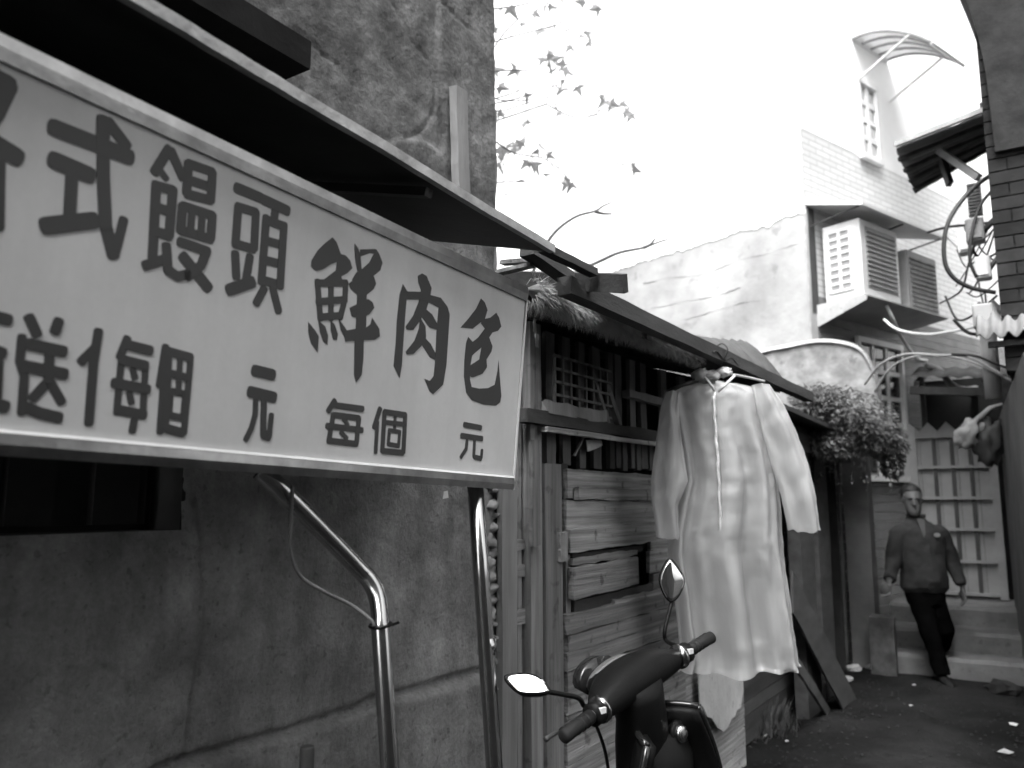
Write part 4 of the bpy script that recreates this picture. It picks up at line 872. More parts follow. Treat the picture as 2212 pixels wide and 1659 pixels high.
def leaf_mat(name, v, tr=.25):
    m = mat(name, v, .6, .3, 8, bump=0, rnd=.0); N = m.node_tree.nodes; L = m.node_tree.links; b_ = N['Principled BSDF']
    t = N.new('ShaderNodeBsdfTranslucent'); t.inputs['Color'].default_value = (v * 1.3,) * 3 + (1,); mx = N.new('ShaderNodeMixShader'); mx.inputs[0].default_value = tr
    L.new(b_.outputs[0], mx.inputs[1]); L.new(t.outputs[0], mx.inputs[2]); L.new(mx.outputs[0], N['Material Output'].inputs['Surface']); return m
M['leaf'] = leaf_mat('creeper_leaf', .16); M['twig'] = mat('twig_bark', .10, .9, .3, 12, bump=.3)
tag(obj('foliage', lf, M['leaf'], cr), kind='stuff'); obj('stem', stem, M['twig'], cr, smooth=True)

# ------------------------------------------------------------------ tree behind the house, star-shaped leaves
tree = thing('maple_tree', 'slender tree with star-shaped leaves rising behind the concrete house', 'tree', (-4.45, 4.6, 0))
tk_ = MB(); top_ = V(-4.25, 4.5, 4.2)
tk_.tube(smooth_path([V(-4.45, 4.6, 0), V(-4.5, 4.55, 1.5), V(-4.35, 4.5, 3.0), top_, V(-4.05, 4.4, 5.4)], 5), [.13 - .11 * i / 20 for i in range(21)], 10); obj('trunk', tk_, M['twig'], tree, smooth=True)
TD = 6.0
tw = [[(1062, 110), (1090, 70), (1115, 45), (1135, 27)], [(1062, 92), (1110, 78), (1150, 68), (1200, 55), (1260, 24)], [(1062, 155), (1100, 152), (1150, 153), (1190, 157)], [(1062, 215), (1110, 200), (1150, 180), (1190, 165)],
      [(1062, 225), (1120, 212), (1170, 195), (1215, 180)], [(1062, 212), (1100, 218), (1150, 215), (1190, 200)], [(1062, 240), (1090, 238), (1130, 225), (1180, 210), (1230, 190)], [(1180, 225), (1230, 250), (1270, 252), (1310, 240), (1340, 225)],
      [(1062, 330), (1090, 315), (1130, 300), (1180, 262)], [(1062, 395), (1110, 392), (1160, 395)], [(1062, 20), (1120, 12), (1190, -5), (1260, -15)], [(1062, 300), (1110, 330), (1180, 345), (1215, 392)]]
tlf = MB(); tw_pts = []
def twig(p_, r_, n_): obj('branch', MB().tube(p_, r_, n_), M['twig'], tree, smooth=True)
def star(q, L_, ax, nrm):       # palmate leaf: five uneven pointed lobes, folded along the midrib
    ax = ax.normalized(); nrm = (nrm - ax * nrm.dot(ax)).normalized(); s_ = nrm.cross(ax); pts = []
    lob = ((-2.35, .42), (-1.95, .22), (-1.25, .72), (-.75, .36), (0, 1.05), (.75, .36), (1.25, .72), (1.95, .22), (2.35, .42)); fold = rnd.uniform(.05, .6); droop = rnd.uniform(0, .5)
    for a, r in lob:
        r = r * L_ * rnd.uniform(.75, 1.12); x = math.cos(a) * r; y = math.sin(a) * r * rnd.uniform(.85, 1.1); pts.append(q + ax * x + s_ * y + nrm * (abs(y) * fold - droop * (r * r) / L_ * .5))
    tlf.add([q] + pts, [(0, k, k + 1) for k in range(1, 9)])
    tlf.tube([q - ax * L_ * rnd.uniform(.5, .9) + V(0, 0, L_ * .3), q - ax * L_ * .3 + V(0, 0, L_ * .06), q], .0016, 3)
for ti, pl in enumerate(tw):
    dd = TD + rnd.uniform(-.5, .6); q = smooth_path([dep(x, y, dd + .12 * math.sin(i * 2 + ti)) for i, (x, y) in enumerate(pl)], 5)
    root = V(-4.25 + rnd.uniform(-.08, .1), 4.5, min(5.2, max(2.4, q[0].z - .5)))
    tw_pts += q
    twig([root, root.lerp(q[0], .5) + V(0, 0, .05)] + q, [.009, .007] + [.006 - .004 * i / len(q) for i in range(len(q))], 5)
leaves = [(1090, 22), (1108, 15), (1155, 28), (1130, 50), (1185, 115), (1200, 125), (1170, 122), (1187, 128), (1220, 140), (1212, 145), (1160, 70), (1215, 170), (1220, 190), (1230, 192), (1245, 185), (1310, 215), (1325, 222), (1345, 228), (1358, 240), (1365, 252), (1112, 155), (1100, 150), (1125, 205), (1075, 192), (1140, 265), (1148, 275), (1130, 310), (1120, 318), (1090, 322), (1080, 330), (1165, 322), (1180, 335), (1145, 355), (1158, 350), (1085, 355), (1180, 378), (1215, 390), (1225, 396), (1080, 412), (1120, 388), (1262, 75), (1230, 60), (1275, 90), (1240, 100), (1075, 60), (1066, 155), (1068, 260), (1072, 240), (1200, 240), (1370, 358), (1105, 345), (1265, 5), (1290, 12), (1210, -10), (1180, 15)]
for x, y in leaves:
    for k in range(1 if rnd.random() < .5 else 2):
        q = dep(x + rnd.uniform(-8, 8), y + rnd.uniform(-6, 6), TD + rnd.uniform(-.5, .5)); L_ = rnd.uniform(.06, .115)
        near = min(tw_pts, key=lambda w_: (w_ - q).length); mid = near.lerp(q, .5) + V(0, 0, .25 * (near - q).length * .5)
        if (near - q).length < .75: tlf.tube(smooth_path([near, mid, q], 4), .0026, 4)
        star(q, L_, V(rnd.uniform(-1, 1), rnd.uniform(-1, 1), rnd.uniform(-1, .2)), V(rnd.uniform(-1, 1), rnd.uniform(-1, 1), rnd.uniform(-1, 1)))
for i in range(700):      # the part of the crown hidden by the house
    q = top_ + V(rnd.gauss(-.5, .7), rnd.gauss(-.4, .7), rnd.gauss(.9, .6))
    e = q - EYE; xpix = CXP + FPX * e.dot(RIGHT) / e.dot(FWD)
    if xpix < 1040: star(q, rnd.uniform(.05, .08), V(rnd.uniform(-1, 1), rnd.uniform(-1, 1), -.5), V(rnd.uniform(-1, 1), rnd.uniform(-1, 1), rnd.uniform(-1, 1)))
for pl in ([(1150, 590), (1190, 512), (1240, 470), (1285, 456), (1303, 445), (1321, 437)], [(1285, 456), (1300, 461), (1322, 462)], [(1240, 590), (1300, 562), (1340, 545), (1390, 535), (1420, 524), (1442, 517)], [(1390, 535), (1405, 528), (1415, 515)]):
    q = smooth_path([dep(x, y, 5.6) for x, y in pl], 4); twig(([V(-4.4, 4.52, 2.3)] if pl[0][0] < 1250 else []) + q, ([.02] if pl[0][0] < 1250 else []) + [.013 - .009 * i / len(q) for i in range(len(q))], 6)
twig([V(-4.4, 4.52, 2.2), dep(1240, 590, 5.6)], [.022, .014], 6)
M['tree_leaf'] = leaf_mat('tree_leaf', .24, .55)  # leaf tone lightened in colour to stand in for glare
tag(obj('crown', tlf, M['tree_leaf'], tree), kind='stuff')
# ------------------------------------------------------------------ clear plastic raincoat on a hanger
def plastic_mat():
    m = bpy.data.materials.new('clouded_plastic_film'); m.use_nodes = True; N = m.node_tree.nodes; L = m.node_tree.links; b_ = N['Principled BSDF']
    b_.inputs['Base Color'].default_value = (.6, .6, .6, 1); b_.inputs['Roughness'].default_value = .13; b_.inputs['Specular IOR Level'].default_value = .8
    tl_ = N.new('ShaderNodeBsdfTranslucent'); tl_.inputs['Color'].default_value = (.6,) * 3 + (1,)
    tp_ = N.new('ShaderNodeBsdfTransparent'); m1 = N.new('ShaderNodeMixShader'); m1.inputs[0].default_value = .35; m2 = N.new('ShaderNodeMixShader'); m2.inputs[0].default_value = .33
    L.new(b_.outputs[0], m1.inputs[1]); L.new(tl_.outputs[0], m1.inputs[2]); L.new(m1.outputs[0], m2.inputs[1]); L.new(tp_.outputs[0], m2.inputs[2]); L.new(m2.outputs[0], N['Material Output'].inputs['Surface'])
    tc = N.new('ShaderNodeTexCoord'); mp = N.new('ShaderNodeMapping'); mp.inputs['Scale'].default_value = (16, 16, 2.4); L.new(tc.outputs['Object'], mp.inputs[0])
    n1 = N.new('ShaderNodeTexNoise'); n1.inputs['Scale'].default_value = 1.0; n1.inputs['Detail'].default_value = 6; n1.inputs['Roughness'].default_value = .56; L.new(mp.outputs[0], n1.inputs['Vector'])       # long soft pleats
    mq = N.new('ShaderNodeMapping'); mq.inputs['Rotation'].default_value = (.5, .7, .3); mq.inputs['Scale'].default_value = (30, 30, 10); L.new(tc.outputs['Object'], mq.inputs[0])
    n2 = N.new('ShaderNodeTexNoise'); n2.inputs['Scale'].default_value = .5; n2.inputs['Detail'].default_value = 2; L.new(mq.outputs[0], n2.inputs['Vector'])
    v1 = N.new('ShaderNodeTexVoronoi'); v1.feature = 'DISTANCE_TO_EDGE'; v1.inputs['Scale'].default_value = 1.0; v1.inputs['Randomness'].default_value = 1.0; L.new(mq.outputs[0], v1.inputs['Vector'])       # short sharp creases
    r1 = N.new('ShaderNodeMapRange'); r1.inputs[1].default_value = 0; r1.inputs[2].default_value = .09; r1.inputs[3].default_value = 1; r1.inputs[4].default_value = 0; L.new(v1.outputs['Distance'], r1.inputs[0])
    r2 = N.new('ShaderNodeMapRange'); r2.inputs[1].default_value = .54; r2.inputs[2].default_value = .68; r2.inputs[4].default_value = .10; L.new(n2.outputs['Fac'], r2.inputs[0])
    mu = N.new('ShaderNodeMath'); mu.operation = 'MULTIPLY'; L.new(r1.outputs[0], mu.inputs[0]); L.new(r2.outputs[0], mu.inputs[1])
    ad = N.new('ShaderNodeMath'); ad.operation = 'ADD'; L.new(n1.outputs['Fac'], ad.inputs[0]); L.new(mu.outputs[0], ad.inputs[1])
    bp = N.new('ShaderNodeBump'); bp.inputs['Strength'].default_value = .3; bp.inputs['Distance'].default_value = .03; L.new(ad.outputs[0], bp.inputs['Height']); L.new(bp.outputs[0], b_.inputs['Normal']); L.new(bp.outputs[0], tl_.inputs['Normal'])
    return m
M['film'] = plastic_mat()
CT = 3.5
coat = thing('raincoat', 'long translucent plastic raincoat hanging in front of the shed', 'raincoat', dep(1570, 1470, CT))
BK = -_fh      # towards the viewer
def cpt(x, y, d=0.0): return dep(x, y, CT) + BK * d
rowsb = [(828, 1500, 1590, .02, 0), (836, 1468, 1625, .035, .1), (850, 1436, 1655, .05, .2), (872, 1438, 1657, .065, .3), (905, 1448, 1648, .075, .4), (940, 1456, 1656, .08, .5), (986, 1464, 1670, .085, .6), (1039, 1470, 1680, .09, .7), (1091, 1458, 1685, .095, .8), (1153, 1444, 1688, .10, .9), (1197, 1442, 1691, .10, 1), (1284, 1456, 1702, .105, 1), (1372, 1466, 1714, .11, 1), (1425, 1470, 1721, .115, 1), (1448, 1464, 1728, .12, 1)]
fine = []
for i in range(len(rowsb) - 1):
    for k in range(5):
        t = k / 5; fine.append(tuple(rowsb[i][j] * (1 - t) + rowsb[i + 1][j] * t for j in range(5)))
fine.append(rowsb[-1]); rings = []
NR = 96
for ri, (y, xl, xr, th, fd) in enumerate(fine):
    xc, hw = (xl + xr) / 2, (xr - xl) / 2; rg = []
    for k in range(NR):
        a = 2 * math.pi * k / NR; ca, sa = math.cos(a), math.sin(a)
        fold = fd * (.42 * math.sin(7 * a + .6 + y * .0012) + .32 * math.sin(13 * a + 2.1 - y * .002) + .28 * noise.noise(V(ca * 2.6, sa * 2.6, y * .006)))
        crumple = .008 * noise.noise(V(ca * 7, sa * 7, y * .05)) + .010 * (fd ** 2) * noise.noise(V(ca * 4, sa * 4, y * .018))
        hem = (6 * noise.noise(V(ca * 4, sa * 4, 2)) - 10 * max(0, ca) * (1 if ri > len(fine) - 4 else 0)) if ri > len(fine) - 3 else 0
        x = xc + hw * (abs(ca) ** .8) * (1 if ca > 0 else -1); rg.append(cpt(x, y + hem, sa * th * (1 + fold) + crumple))
    rings.append(rg)
obj('body', MB().loft(rings, False), M['film'], coat, smooth=True)
def sleeve(path, dd):
    out = []; P_ = []
    for i in range(len(path) - 1):
        for k in range(6):
            t = k / 6; P_.append(tuple(path[i][j] * (1 - t) + path[i + 1][j] * t for j in range(4)))
    P_.append(path[-1])
    for i, (x, y, hw, d) in enumerate(P_):
        rg = []
        for k in range(40):
            a = 2 * math.pi * k / 40; ca, sa = math.cos(a), math.sin(a)
            fo_ = .3 * math.sin(4 * a + i * .12) + .35 * noise.noise(V(ca * 2, sa * 2, y * .02)); rg.append(cpt(x + hw * ca + 2.5 * noise.noise(V(y * .03, a, 3)), y + (5 * sa + 7 * noise.noise(V(ca * 2, sa * 2, x)) if i > len(P_) - 2 else 0), dd + d + sa * .042 * (1 + fo_) + .008 * noise.noise(V(ca * 5, sa * 5, y * .05))))
        out.append(rg)
    return MB().loft(out, False)
obj('sleeve', sleeve([(1448, 850, 14, 0), (1440, 880, 17, .02), (1437, 945, 25, .03), (1436, 1040, 39, .05), (1428, 1092, 27, .05), (1432, 1157, 23, .05)], .05), M['film'], coat, smooth=True)
obj('sleeve', sleeve([(1636, 835, 18, 0), (1652, 880, 28, .02), (1668, 930, 35, .03), (1690, 1004, 39, .04), (1708, 1074, 36, .05), (1718, 1142, 34, .05)], .05), M['film'], coat, smooth=True)
# placket: crumpled doubled strip down the front
M['film_white'] = mat('doubled_film', .55, .3, .08, 20, bump=.6, bscale=45, spec=.7)
pk = MB(); rl = []
for i in range(41):
    t = i / 40; y = 862 + t * 292; x = 1529 + t * 12 + .7 * math.sin(i * .8); w = 4.2 + 1.2 * noise.noise(V(i * .6, 0, 0)); d = .098 + .03 * min(1, t * 2) + .008 * noise.noise(V(i * .9, 3, 0))
    rl.append([cpt(x - w, y, d), cpt(x, y, d + .006), cpt(x + w, y, d), cpt(x, y, d - .004)])
obj('placket', pk.loft(rl), M['film_white'], coat, smooth=True)
# hood hanging crumpled at the neck and its ties
hd_ = MB()
for (x, y, r, d) in ((1515, 812, 18, .0), (1535, 815, 14, .02), (1560, 806, 13, .01)):
    s = MB().ball((0, 0, 0), 1, 16, 10); sc_ = r * CT / FPX
    s.v = [cpt(x, y, d) + RIGHT * (p.x * sc_ * 1.3) + BK * (p.y * sc_) + V(0, 0, p.z * sc_ * .8) + V(1, 1, 1) * (.02 * noise.noise(p * 3 + V(x, 0, 0))) for p in s.v]; hd_.add(s.v, s.f)
obj('hood', hd_, M['film_white'], coat, smooth=True)
obj('collar_back', MB().loft([[cpt(1500 + 90 * i / 12, 842 + 26 * math.sin(math.pi * i / 12) + j * 8, -.01 + .03 * math.sin(math.pi * i / 12)) for i in range(13)] for j in range(4)], False, False), M['film_white'], coat, smooth=True)
for pts in ([(1512, 822), (1525, 838), (1533, 852)], [(1575, 818), (1555, 838), (1540, 852)], [(1533, 852), (1532, 868), (1527, 878)]):
    obj('tie_string', MB().tube([cpt(x, y, .09) for x, y in pts], .006, 6), M['film_white'], coat, smooth=True)
hg = thing('coat_hanger', 'thin wire hanger inside the shoulders of the raincoat', 'hanger', dep(1548, 800, CT))
obj('shoulder_wire', MB().tube(smooth_path([cpt(1436, 848), cpt(1475, 830), cpt(1530, 812), cpt(1556, 808), cpt(1600, 812), cpt(1652, 824)], 6), .006, 8), M['grey_paint'], hg, smooth=True)
top_h = V(PX + .01, cpt(1556, 770).y - .02, pz + .05)
obj('hook', MB().tube(smooth_path([cpt(1556, 808), cpt(1556, 790), top_h + V(.035, 0, -.03), top_h + V(.01, 0, .004), top_h + V(-.03, 0, -.02)], 6), .0035, 8), M['dark_metal'], hg, smooth=True)
# band of cloth along the hanger
obj('padding', MB().tube([cpt(1440, 850, .01), cpt(1475, 832, .012), cpt(1508, 821, .01)], .011, 8), M['dark_metal'], hg, smooth=True)

# ------------------------------------------------------------------ scooter parked nose to the shed
SF = V(-.979, .203, 0); SRt = V(.203, .979, 0); LEAN = R(13); SO = V(-.944, 2.385, 0)
def sc_(f, r, u): return SO + SF * f + SRt * (r * math.cos(LEAN) - u * math.sin(LEAN)) + V(0, 0, u * math.cos(LEAN) + r * math.sin(LEAN))
scoot = thing('motor_scooter', 'black motor scooter parked nose to the shed below the raincoat', 'scooter', SO)
def sring(f, r, u, rf, rr, ru=None, n=20, tilt=0.0):     # ring in the f-r plane
    return [sc_(f + rf * math.cos(2 * math.pi * k / n), r + rr * math.sin(2 * math.pi * k / n), u + tilt * math.cos(2 * math.pi * k / n)) for k in range(n)]
HB_ = 1.062
# handlebar cowl: loft across the bars
rings = []
for k in range(17):
    t = -1 + 2 * k / 16; w = max(.0, 1 - abs(t) ** 2.4); rf = .032 + .036 * w; ru = .028 + .027 * w; c_f = .01 + .03 * w; c_u = HB_ - .006 + .008 * w; rg = []
    for j in range(20):
        a = 2 * math.pi * j / 20; ca, sa = math.cos(a), math.sin(a); sq = .85
        rg.append(sc_(c_f + rf * (abs(ca) ** sq) * (1 if ca > 0 else -1), t * .185, c_u + ru * (abs(sa) ** sq) * (1 if sa > 0 else -1)))
    rings.append(rg)
cowl = obj('handlebar_cowl', MB().loft(rings), M['black_plastic'], scoot, smooth=True)
# headlight hood rising in front of the bars, with a pale lens rim along its crest
rings = []
for k in range(13):
    t = -1 + 2 * k / 12; w = math.sqrt(max(0, 1 - t * t)); rg = []
    for j in range(16):
        a = 2 * math.pi * j / 16; rg.append(sc_(.075 + (.02 + .042 * w) * math.cos(a), t * .115, HB_ + .006 + (.012 + .028 * w) * math.sin(a)))
    rings.append(rg)
obj('headlight_hood', MB().loft(rings), M['black_plastic'], cowl, smooth=True)
M['lens'] = mat('clear_lens', .12, .3, .1, 6, bump=0, spec=.9)
rings = []
for k in range(15):
    t = -1 + 2 * k / 14; w = math.sqrt(max(0, 1 - t * t)); u0 = HB_ + .006 + .036 * w; rings.append([sc_(.085, t * .105, u0), sc_(.112, t * .105, u0), sc_(.108, t * .105, u0 + .006), sc_(.09, t * .105, u0 + .006)])
obj('instrument_lens', MB().loft(rings), M['lens'], cowl, smooth=True)
rings = [[sc_(ff, rr * math.cos(2 * math.pi * q_ / 16), HB_ - .005 + hh * math.sin(2 * math.pi * q_ / 16)) for q_ in range(16)] for ff, rr, hh in ((.15, .085, .05), (.19, .075, .045), (.205, .04, .025))]
M['lens_dark'] = mat('smoked_lens', .02, .15, .1, 6, bump=0, spec=.4); obj('headlight', MB().loft(rings), M['lens_dark'], cowl, smooth=True)
# neck and leg shield
def sring(f, r, u, rf, rr, n=20):
    return [sc_(f + rf * math.cos(2 * math.pi * k / n), r + rr * math.sin(2 * math.pi * k / n), u) for k in range(n)]
rings = [sring(.02, 0, HB_ - .01, .06, .095), sring(.02, .005, HB_ - .05, .062, .088), sring(.03, .015, HB_ - .10, .064, .085), sring(.05, .03, HB_ - .17, .066, .095), sring(.07, .04, HB_ - .28, .06, .11), sring(.09, .04, HB_ - .4, .05, .11)]
obj('steering_neck', MB().loft(rings), M['black_plastic'], scoot, smooth=True)
rows = []
for j in range(19):
    t = j / 18; u = .925 - .64 * t; w = .13 + .11 * math.sin(min(1, t * 1.8) * math.pi / 2); row = []
    for k in range(25):
        s = -1 + 2 * k / 24; row.append(sc_(.075 + .07 * t - .125 * abs(s) ** 2.0, .05 + s * w, u + .02 * (1 - abs(s) ** 3) * (1 - t)))
    rows.append(row)
ls = obj('leg_shield', MB().loft(rows, False, False), M['black_plastic'], scoot, smooth=True); ls.modifiers.new('thick', 'SOLIDIFY').thickness = .03
ed = MB(); ed.tube([r_[24] for r_ in rows], .011, 8); ed.tube([r_[0] for r_ in rows], .011, 8); ed.tube(rows[0], .010, 8); obj('shield_trim', ed, M['body_paint'], ls, smooth=True)
# inner console with ignition lock
rings = [sring(.05, .08, .89, .03, .07), sring(.03, .09, .86, .045, .10), sring(.025, .08, .78, .055, .125), sring(.04, .06, .65, .055, .14), sring(.07, .05, .5, .05, .13), sring(.12, .05, .36, .04, .12)]
con = obj('inner_console', MB().loft(rings), M['black_plastic'], scoot, smooth=True)
lo_ = obj('ignition_lock', MB().tube([sc_(.0, .125, .862), sc_(-.024, .125, .862), sc_(-.028, .125, .862)], [.027, .026, .021], 22), M['steel'], con, smooth=True)
obj('key_slot', MB().tube([sc_(-.027, .125, .862), sc_(-.031, .125, .862)], .012, 14), M['dark_metal'], lo_, smooth=True)
obj('lock_cover', MB().tube([sc_(.005, .125, .862), sc_(-.012, .125, .862)], .036, 22), M['black_plastic'], lo_, smooth=True)
# bars, grips, levers, switch housings
for s in (-1, 1):
    obj('handlebar', MB().tube([sc_(0, .17 * s, HB_), sc_(-.01, .25 * s, HB_ + .002)], .014, 12), M['dark_metal'], scoot, smooth=True)
    gp_ = MB(); gp_.tube([sc_(-.008, .235 * s, HB_ + .001), sc_(-.012, .30 * s, HB_ + .002), sc_(-.018, .352 * s, HB_ + .003), sc_(-.0185, .358 * s, HB_ + .003)], [.0185, .0175, .0185, .012], 16); gr_ = obj('grip', gp_, M['black_rubber'], scoot, smooth=True)
    for q_ in range(5): obj('grip_ring', MB().tube([sc_(-.010, (.255 + .02 * q_) * s, HB_ + .001), sc_(-.010, (.262 + .02 * q_) * s, HB_ + .001)], .0192, 14), M['black_rubber'], gr_, smooth=True)
    sw_ = MB().tube([sc_(-.004, .196 * s, HB_), sc_(-.006, .228 * s, HB_)], .030, 16); so_ = obj('switch_housing', sw_, M['black_plastic'], scoot, smooth=True)
    obj('clamp_ring', MB().tube([sc_(-.003, .186 * s, HB_), sc_(-.004, .196 * s, HB_)], .036, 18), M['steel'], so_, smooth=True)
    obj('switch', MB().obox(sc_(-.03, .212 * s, HB_ + .012), SF * .006, SRt * .010, V(0, 0, .007)), M['white_paint'], so_)
    obj('brake_lever', MB().tube([sc_(.03, .20 * s, HB_ - .012), sc_(.05, .25 * s, HB_ - .02), sc_(.048, .34 * s, HB_ - .018), sc_(.045, .355 * s, HB_ - .016)], [.009, .007, .006, .008], 8), M['dark_metal'], scoot, smooth=True)
# mirrors
def mirror(out, t, nrm, stalk, bulge):
    cx2 = sum(p[0] for p in out) / len(out); cy2 = sum(p[1] for p in out) / len(out); c = dep(cx2, cy2, t); nrm = nrm.normalized()
    pts = [onp(x, y, c, nrm) for x, y in out]; n = len(pts); sm = []
    for i in range(n):
        p0, p1, p2, p3 = pts[i - 1], pts[i], pts[(i + 1) % n], pts[(i + 2) % n]
        for k in range(4):
            u = k / 4; sm.append(.5 * ((2 * p1) + (p2 - p0) * u + (2 * p0 - 5 * p1 + 4 * p2 - p3) * u * u + (3 * p1 - p0 - 3 * p2 + p3) * u ** 3))
    shell = MB(); shell.loft([[p + (p - c) * .06 + nrm * .001 for p in sm], [p + (p - c) * .06 - nrm * .008 for p in sm], [p - (p - c) * .25 - nrm * .028 for p in sm], [p - (p - c) * .8 - nrm * .036 for p in sm]])
    mo = obj('mirror', shell, M['black_plastic'], scoot, smooth=True)
    gl = MB(); gl.loft([[p + nrm * .002 for p in sm]] + [[c + (p - c) * k_ + nrm * (.002 + bulge * (1 - k_ * k_)) for p in sm] for k_ in (.85, .65, .45, .25, .02)]); obj('mirror_glass', gl, M['mirror'], mo, smooth=True)
    obj('mirror_stalk', MB().tube(smooth_path(stalk, 5), .0065, 10), M['black_plastic'], mo, smooth=True)
to_eye = lambda p: (EYE - p).normalized()
cl_ = dep(1138, 1476, 2.02); cr_ = dep(1452, 1253, 2.62)
mirror([(1092, 1461), (1135, 1455), (1166, 1465), (1186, 1488), (1176, 1497), (1130, 1497), (1108, 1485)], 2.02, to_eye(cl_) + V(.12, -.25, 1).normalized(), [dep(1182, 1494, 2.02), dep(1215, 1500, 2.05), dep(1250, 1508, 2.10), dep(1262, 1525, 2.13), sc_(.0, -.212, HB_ + .02)], .0001)
mirror([(1446, 1209), (1468, 1232), (1478, 1256), (1465, 1288), (1447, 1298), (1430, 1272), (1427, 1243)], 2.62, to_eye(cr_) + V(.75, -.3, .0).normalized(), [dep(1452, 1296, 2.62), dep(1446, 1320, 2.60), dep(1436, 1362, 2.57), dep(1440, 1385, 2.56), sc_(.0, .212, HB_ + .02)], .0022)
# cables from the bars
for s in (-1, 1): obj('brake_cable', MB().tube(smooth_path([sc_(.03, .19 * s, HB_ - .01), sc_(.09, .12 * s, HB_ - .07), sc_(.12, .06 * s, HB_ - .2), sc_(.14, .04 * s, .7)], 6), .005, 7), M['black_rubber'], scoot, smooth=True)
# running gear and body (mostly below the frame)
def wheel(fc, uc, r, w):
    m_ = MB(); rings = []
    for k in range(33):
        a = 2 * math.pi * k / 32; ca, sa = math.cos(a), math.sin(a); rings.append([sc_(fc + ca * (r - w * .5 + w * .5 * math.cos(b_)), w * .55 * math.sin(b_), uc + sa * (r - w * .5 + w * .5 * math.cos(b_))) for b_ in [2 * math.pi * q_ / 10 for q_ in range(10)]])
    o = obj('wheel', m_.loft(rings, False), M['black_rubber'], scoot, smooth=True)
    obj('rim', MB().tube([sc_(fc, -w * .3, uc), sc_(fc, w * .3, uc)], r - w * .8, 24), M['dark_metal'], o); obj('hub', MB().tube([sc_(fc, -w * .8, uc), sc_(fc, w * .8, uc)], .04, 14), M['steel'], o, smooth=True)
wheel(.33, .215, .215, .09); wheel(-.88, .215, .215, .10)
obj('fork', MB().tube([sc_(.10, .075, .7), sc_(.33, .075, .215)], .017, 10).tube([sc_(.10, -.075, .7), sc_(.33, -.075, .215)], .017, 10), M['dark_metal'], scoot, smooth=True)
rings = [[sc_(.33 + .25 * math.cos(a), rr, .215 + .25 * math.sin(a)) for rr in (-.06, -.03, .03, .06)] for a in [R(20 + 10 * k) for k in range(15)]]
o = obj('front_fender', MB().loft(rings, False, False), M['body_paint'], scoot, smooth=True); o.modifiers.new('thick', 'SOLIDIFY').thickness = .006
rings = [sring(.20, 0, .70, .03, .08), sring(.235, 0, .62, .05, .14), sring(.25, 0, .5, .05, .16), sring(.25, 0, .4, .045, .14)]
obj('front_panel', MB().loft(rings), M['body_paint'], scoot, smooth=True)
obj('floorboard', MB().loft([[sc_(f, s * w, u) for s, u in ((-1, .27), (1, .27), (1, .33), (-1, .33))] for f, w in ((.16, .16), (0, .17), (-.3, .16), (-.36, .15))]), M['black_plastic'], scoot)
rings = []
for f, w, u0, u1 in ((-.30, .13, .28, .62), (-.42, .16, .3, .68), (-.7, .17, .36, .71), (-1.0, .14, .5, .74), (-1.15, .06, .62, .72)):
    rings.append([sc_(f, w * math.cos(a), (u0 + u1) / 2 + (u1 - u0) / 2 * math.sin(a)) for a in [2 * math.pi * q_ / 16 for q_ in range(16)]])
obj('rear_body', MB().loft(rings), M['body_paint'], scoot, smooth=True)
rings = []
for f, w, u in ((-.30, .09, .70), (-.36, .13, .73), (-.6, .14, .74), (-.85, .13, .77), (-1.02, .08, .78)):
    rings.append([sc_(f, w * math.cos(a), u + .045 * math.sin(a)) for a in [2 * math.pi * q_ / 16 for q_ in range(16)]])
obj('seat', MB().loft(rings), M['black_rubber'], scoot, smooth=True)
obj('side_stand', MB().tube([sc_(-.25, -.1, .25), SO + SF * -.22 + SRt * -.26], .012, 8), M['dark_metal'], scoot, smooth=True)
# ------------------------------------------------------------------ man walking towards us
PO = onz(2022, 1469, 0)
def mp_(a, b_, c): return PO + RIGHT * a + V(0, 0, b_) + BK * c
man = thing('person', 'man in dark jacket and black trousers walking down from the gate', 'person', PO)
M['skin'] = mat('skin', .085, .55, .08, 8, bump=.05); M['hair'] = mat('black_hair', .012, .6, .3, 40, bump=.3)
M['jacket'] = mat('dark_jacket_cloth', .032, .9, .2, 10, bump=.5, bscale=14, spec=.1); M['trousers'] = mat('black_trouser_cloth', .003, 1.0, .2, 8, bump=.2, bscale=18, spec=.0); M['shoe'] = mat('dark_shoe', .008, .6, .1, 8, bump=.05)
M['collar'] = mat('grey_shirt', .065, .85, .1, 8, bump=.1)
def mtube(m, pts, rad, n=16): m.tube([mp_(*p) for p in pts], rad, n)
def mring(a, b_, c, ra, rc, n=24, tb=0.0, sq=1.0):
    out = []
    for k in range(n):
        t = 2 * math.pi * k / n; ca, sa = math.cos(t), math.sin(t)
        out.append(mp_(a + ra * (abs(ca) ** sq) * (1 if ca > 0 else -1), b_ + tb * ca, c + rc * (abs(sa) ** sq) * (1 if sa > 0 else -1)))
    return out
HX, HZ = -.105, 1.555     # head centre; the face is turned a little to the left of the picture
yaw_h = R(-16)
def hp(x, y, z):       # head space: x to picture right, y up, z out of the face
    return mp_(HX + x * math.cos(yaw_h) + z * math.sin(yaw_h), HZ + y - .28 * z, .02 + z * math.cos(yaw_h) - x * math.sin(yaw_h))
body = MB()
rings = []
for y, rx, rz, zc in ((-.135, .030, .035, .030), (-.12, .048, .052, .028), (-.09, .060, .072, .018), (-.05, .068, .084, .006), (0, .074, .092, 0), (.04, .077, .096, -.004), (.08, .070, .086, -.008), (.108, .048, .058, -.010), (.121, .018, .022, -.010)):
    rings.append([hp(rx * math.cos(2 * math.pi * k / 24), y, zc + rz * math.sin(2 * math.pi * k / 24)) for k in range(24)])
body.loft(rings)
